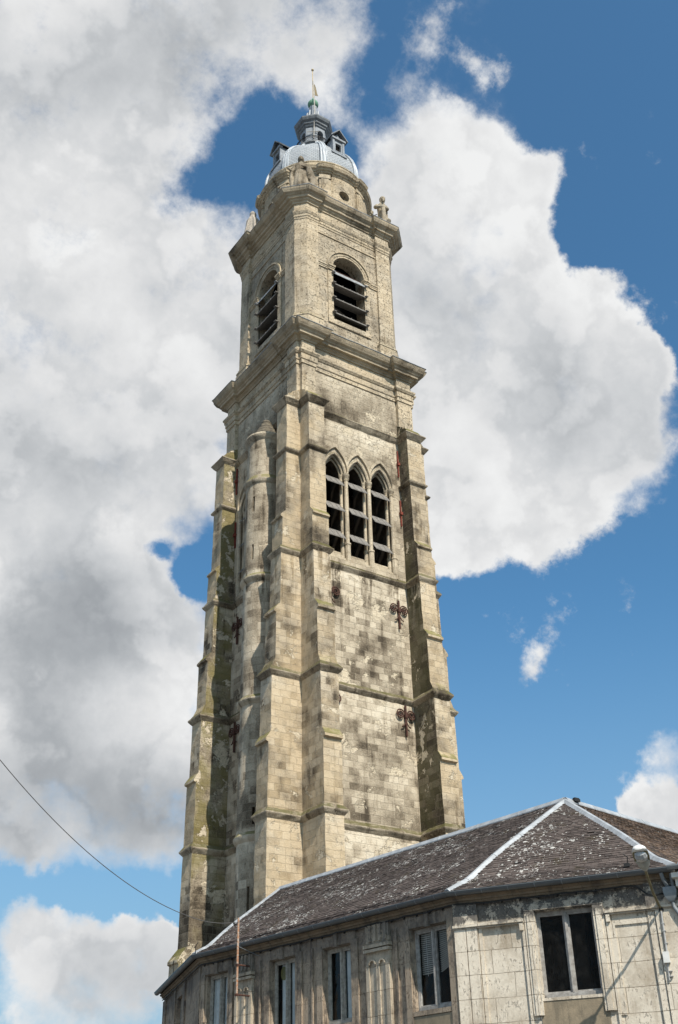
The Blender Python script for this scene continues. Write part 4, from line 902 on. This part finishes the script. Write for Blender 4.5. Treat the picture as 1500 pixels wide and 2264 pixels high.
m = MB(); m.box(-1.58, -16.30, 10.24, -1.38, -16.2, 10.32); m.box(-1.57, -16.29, 10.32, -1.40, -16.21, 10.345); hp(m, 'roof_vent', BLK)
m = MB(F); m.box(4.02, .0, 7.36, 4.14, .12, 7.44); m.tube([(4.1, .1, 7.42), (4.13, .16, 7.55), (4.05, .2, 7.62)], .012, 5); hp(m, 'roof_vent', BLK)
for s in (9.9,):
    m = MB(G); m.tube([(s, .3, 7.2), (s - .05, .35, 7.42), (s - .12, .33, 7.5), (s - .1, .3, 7.55)], .012, 5); hp(m, 'gutter_hook', BLK)
m = MB(H); m.tube([(3.2, .35, 7.2), (3.15, .38, 7.45), (3.05, .38, 7.55)], .014, 5); hp(m, 'gutter_hook', BLK)

# windows
def window(fr, a, b, fmat, wide=.042):
    m = MB(fr); z0, z1 = WZ0, WZ1; n0, n1 = -.22, -.13; c = (a + b) / 2
    m.box(a, n0, z0, a + wide, n1, z1); m.box(b - wide, n0, z0, b, n1, z1); m.box(a + wide, n0, z0, b - wide, n1 + .03, z0 + .09); m.box(a + wide, n0, z1 - .06, b - wide, n1, z1)
    m.box(c - .042, n0, z0 + .09, c + .042, n1 + .015, z1 - .06); m.box(c - .018, n1, z0 + .09, c + .018, n1 + .035, z1 - .06)
    for p0, p1 in ((a + wide, c - .042), (c + .042, b - wide)):
        m.box(p0, n0 + .01, z0 + .09, p0 + .03, n1 - .02, z1 - .06); m.box(p1 - .03, n0 + .01, z0 + .09, p1, n1 - .02, z1 - .06)
        m.box(p0 + .03, n0 + .01, z0 + .09, p1 - .03, n1 - .02, z0 + .13); m.box(p0 + .03, n0 + .01, z1 - .1, p1 - .03, n1 - .02, z1 - .06)
    o = hp(m, 'window', fmat)
    for p0, p1 in ((a + wide + .02, c - .065), (c + .065, b - wide - .02)):
        q = MB(fr); q.quad((p0, -.185, z0 + .12), (p1, -.185, z0 + .12), (p1, -.185, z1 - .09), (p0, -.185, z1 - .09)); q.build('pane', GLASS, o)
for i, (fr, a, b) in enumerate(WIN): window(fr, a, b, WOOD if i in (0, 1) else WOODW)
def curtain(fr, a, b, label, z0=4.7, z1=6.6, gath=0.):
    m = MB(fr); n = 60; bot, top = [], []
    for k in range(n + 1):
        v = k / n; s = a + (b - a) * v; w_ = .02 * math.sin(v * (b - a) * 62) + .012 * math.sin(v * 41 + 1)
        top.append((s, -.262 + w_, z1)); bot.append((s + gath * (1 - v), -.262 + w_ * 1.1, z0))
    m.loft([bot, top], False, False); o = m.build('curtain', CURT, smooth=60); tag(o, label, 'curtain', 'net curtains behind the upper windows')
curtain(G, 8.74, 9.16, 'grey net curtain in the right half of the leftmost wide window')
curtain(G, 9.2, 9.66, 'grey net curtain in the left half of the leftmost wide window')
curtain(G, 5.78, 6.2, 'grey net curtain in the right half of the window with the olive disc')
curtain(G, 6.28, 6.60, 'grey net curtain hanging below the olive disc', gath=-.02)
curtain(G, 3.6, 4.02, 'grey net curtain beside the dark half of the window left of the fluted pilaster')
curtain(H, 3.2, 4.4, 'grey curtain in the window of the far bent wall', gath=0.)
m = MB(G); m.loft([[(6.52 + .125 * math.cos(q * math.pi / 12), n, 6.33 + .17 * math.sin(q * math.pi / 12)) for q in range(24)] for n in (-.25, -.23)])
tag(m.build('round_disc', DISC), 'olive green oval disc hanging behind the upper pane of a window', 'disc')
bl = thing('venetian_blind', 'lopsided grey venetian blind half lowered behind the window next to the house corner', 'blind', G(.85, -.3, 6.5))
for a, b, sl_ in ((.32, .80, -.10), (.90, 1.40, .10)):
    m = MB(G); k = 0; z = 6.56; end = 5.62
    while z > end:
        tl = (6.56 - z) / (6.56 - end) * (.16 if a > .5 else .2)
        m.loft([[(a, n, zz + (0 if a > .5 else tl * .9)) for n, zz in ((-.30, z), (-.27, z + .02), (-.27, z + .023), (-.30, z + .003))], [(b, n, zz + (-0.05 * tl if a > .5 else -.1 * tl)) for n, zz in ((-.30, z), (-.27, z + .02), (-.27, z + .023), (-.30, z + .003))]])
        z -= .045
    m.build('slats', BLIND, bl)
m = MB(G)
for s in (.5, 1.2): m.tube([(s, -.255, 6.56), (s, -.255, 5.6)], .004, 4)
m.build('cord', CURT, bl)
# rain pipe
m = MB(F); m.tube([(4.80, .26, 7.12), (4.82, .2, 7.0), (4.9, .14, 6.8)], .045, 10); m.tube([(5.0, .2, 7.1), (5.0, .15, 6.8)], .04, 10)
m.loft([[(4.92 + x, .14 + y, z) for x, y in ((-q, -q * .8), (q, -q * .8), (q, q * .8), (-q, q * .8))] for z, q in ((6.82, .13), (6.74, .14), (6.62, .12), (6.52, .05))])
m.tube([(4.93, .13, 6.56), (4.95, .13, 6.42), (5.08, .13, 6.15), (5.1, .13, 0)], .045, 10); m.tube([(5.09, .13, 5.98), (5.09, .13, 5.94)], .052, 10); hp(m, 'downpipe', PIPE, smooth=40)

# ------------------------------------------------------------ neighbouring house at the right edge
nb = thing('neighbour_house', 'house with a white stone cornice and grey gutter at the right edge', 'house', F(7.5, -2, 0))
m = MB(F); m.box(5.13, -4.5, 0, 9.5, .02, 6.98); m.build('wall', PL_G, nb)
m = MB(F); m.box(5.03, -.1, 6.96, 9.6, .42, 7.06); m.box(5.08, -.1, 6.80, 9.55, .30, 6.955); m.box(5.12, -.1, 6.7, 9.5, .12, 6.795); m.build('cornice', WHITES, nb)
m = MB(F); m.loft([[(s, n + .20, z + .0) for n, z in half(.085)] for s in (4.98, 9.6)]); m.build('gutter', PIPE, nb)
m = MB(F); m.loft([[(s, .36, 7.12), (s, -2.2, 7.32), (s, -4.5, 7.2), (s, -4.5, 7.06), (s, .36, 7.08)] for s in (5.35, 9.6)]); m.loft([[(s, .1, 7.1), (s, -.3, 7.42), (s, -.5, 7.1)] for s in (5.12, 5.5)]); m.build('roof', LEAD_D, nb)

# ------------------------------------------------------------ street lamp, cables, mast
lamp = thing('street_lamp', 'white street lamp on a thin bracket arm fixed to the corner house', 'street lamp', F(4.65, .05, 6.42))
m = MB(F); m.tube([(4.66, .06, 6.1), (4.655, .08, 6.42), (4.64, .25, 6.5), (4.63, .7, 6.64), (4.645, 1.2, 6.84), (4.655, 1.5, 6.965)], .028, 10); m.build('arm', ARM, lamp)
m = MB(F); m.tube([(4.66, .06, 6.40), (4.655, .085, 6.45)], .045, 10); m.box(4.61, 0, 6.36, 4.71, .1, 6.41, 0); m.build('clamp', BLK, lamp)
m = MB(F); m.tube([(4.655, .082, 6.455), (4.655, .095, 6.49)], .034, 10); m.build('tape', BLUE, lamp)
axd = Vector((1.0, .68)).normalized()
def hs(l, w_, up, dn, n=12):   # cross section of the head at distance l from the neck
    c0, z0 = 1.47 + axd.x * l, 6.95 + axd.y * l; ring_ = []
    for q in range(n):
        a = q * 2 * math.pi / n; h_ = up if math.sin(a) > 0 else dn
        ring_.append((4.66 + w_ * math.cos(a), c0 - axd.y * h_ * math.sin(a), z0 + axd.x * h_ * math.sin(a)))
    return ring_
m = MB(F); m.loft([hs(*q) for q in ((0, .045, .04, .05), (.05, .085, .06, .07), (.14, .12, .08, .075), (.24, .145, .10, .06), (.27, .15, .10, .05))]); m.build('housing', LAMPG, lamp, smooth=50)
m = MB(F); m.loft([hs(*q) for q in ((.20, .15, .105, -.02), (.34, .165, .13, -.015), (.48, .165, .135, .0), (.55, .15, .12, .04), (.60, .12, .09, .05), (.62, .07, .05, .03))]); m.build('canopy', LAMPW, lamp, smooth=50)
m = MB(F); m.loft([hs(*q) for q in ((.235, .155, .0, .02), (.37, .168, .0, .03), (.50, .155, .0, .03), (.53, .12, .0, .02))]); m.build('lens_rim', ARM, lamp, smooth=50)
m = MB(F); m.loft([hs(*q) for q in ((.255, .09, .0, .05), (.30, .125, .0, .10), (.39, .14, .0, .125), (.48, .12, .0, .10), (.515, .07, .0, .05))]); m.build('lens', LENS, lamp, smooth=20)
cd = thing('conduit', 'grey cable conduit with clips running down the pilaster under the street lamp', 'conduit', F(4.65, .1, 5.5))
m = MB(F); m.tube([(4.66, .11, 6.36), (4.655, .11, 6.2), (4.64, .11, 5.55)], .022, 8); m.tube([(4.62, .11, 5.33), (4.61, .11, 5.2), (4.60, .11, 4.98)], .018, 8)
for z in (6.1, 5.95, 5.7, 5.15, 5.05): m.box(4.62, .08, z, 4.69, .135, z + .015)
m.build('tube', PVC, cd)
m = MB(F); m.box(4.55, .09, 5.32, 4.68, .17, 5.54); tag(m.build('junction_box', LAMPW), 'small white junction box on the conduit below the street lamp', 'box')
cb_ = MB(); pts = []
for fr, L0, L1, n in ((H, 7.2, .1, 22), (G, 9.9, .1, 40), (F, 0.1, 4.1, 24)):
    for k in range(n + 1):
        s = L0 + (L1 - L0) * k / n; pts.append(fr(s, .085, 6.945 + .012 * math.sin(s * 5.3) + .008 * math.sin(s * 13)))
pts += [F(s, .09, z) for s, z in ((4.2, 6.93), (4.3, 6.85), (4.42, 6.74), (4.55, 6.70), (4.75, 6.72), (4.95, 6.66), (5.2, 6.6))]
cb_.tube(pts, .019, 6)
for fr, L0, L1 in ((G, .3, 9.8), (F, .3, 4.0)):
    s = L0
    while s < L1:
        p_ = fr(s, .06, 6.93); cb_.tube([fr(s, .02, 6.96), fr(s, .08, 6.90)], .022, 5); s += .43
tag(cb_.build('facade_cable', BLK), 'black cable clipped under the gutter along the corner house', 'cable')
mast = thing('iron_mast', 'rusty pipe mast standing off the brown wall on two short brackets', 'mast', G(7.62, .5, 5.86))
m = MB(G); m.tube([(7.62, .5, 5.84), (7.62, .5, 7.84)], .03, 10); m.build('pole', RPIPE, mast)
for z in (5.87, 6.62):
    m = MB(G); m.tube([(7.62, .54, z), (7.60, .0, z)], .024, 8); m.box(7.58, .46, z - .03, 7.66, .54, z + .03); m.build('bracket', RUST, mast)
m = MB(G); m.tube([(7.62, .5, 7.66), (7.74, .55, 7.7)], .014, 6); m.tube([(7.72, .55, 7.66), (7.76, .57, 7.76)], .03, 8); m.build('insulator', BLK, mast)
m = MB(G); m.tube([(7.62, .5, 7.1), (7.3, .02, 6.85)], .008, 5); m.build('stay', PIPE, mast)
wr = MB(); A = Vector((-17.12, -15.55)); Bq = Vector((-7.984, -9.269)); dw = (Bq - A).normalized(); pts = []
for k in range(61):
    s = -9 + 20.086 * k / 60; q = A + dw * s; z = 7.385 + .0247 * (s - 8.1) ** 2
    if s > 8.6: z += .13 * ((s - 8.6) / 2.49) ** 2
    pts.append((q.x, q.y, z))
wr.tube(pts, .009, 6); tag(wr.build('overhead_wire', WIRE), 'sagging overhead wire coming down to the rusty mast from the left', 'wire')
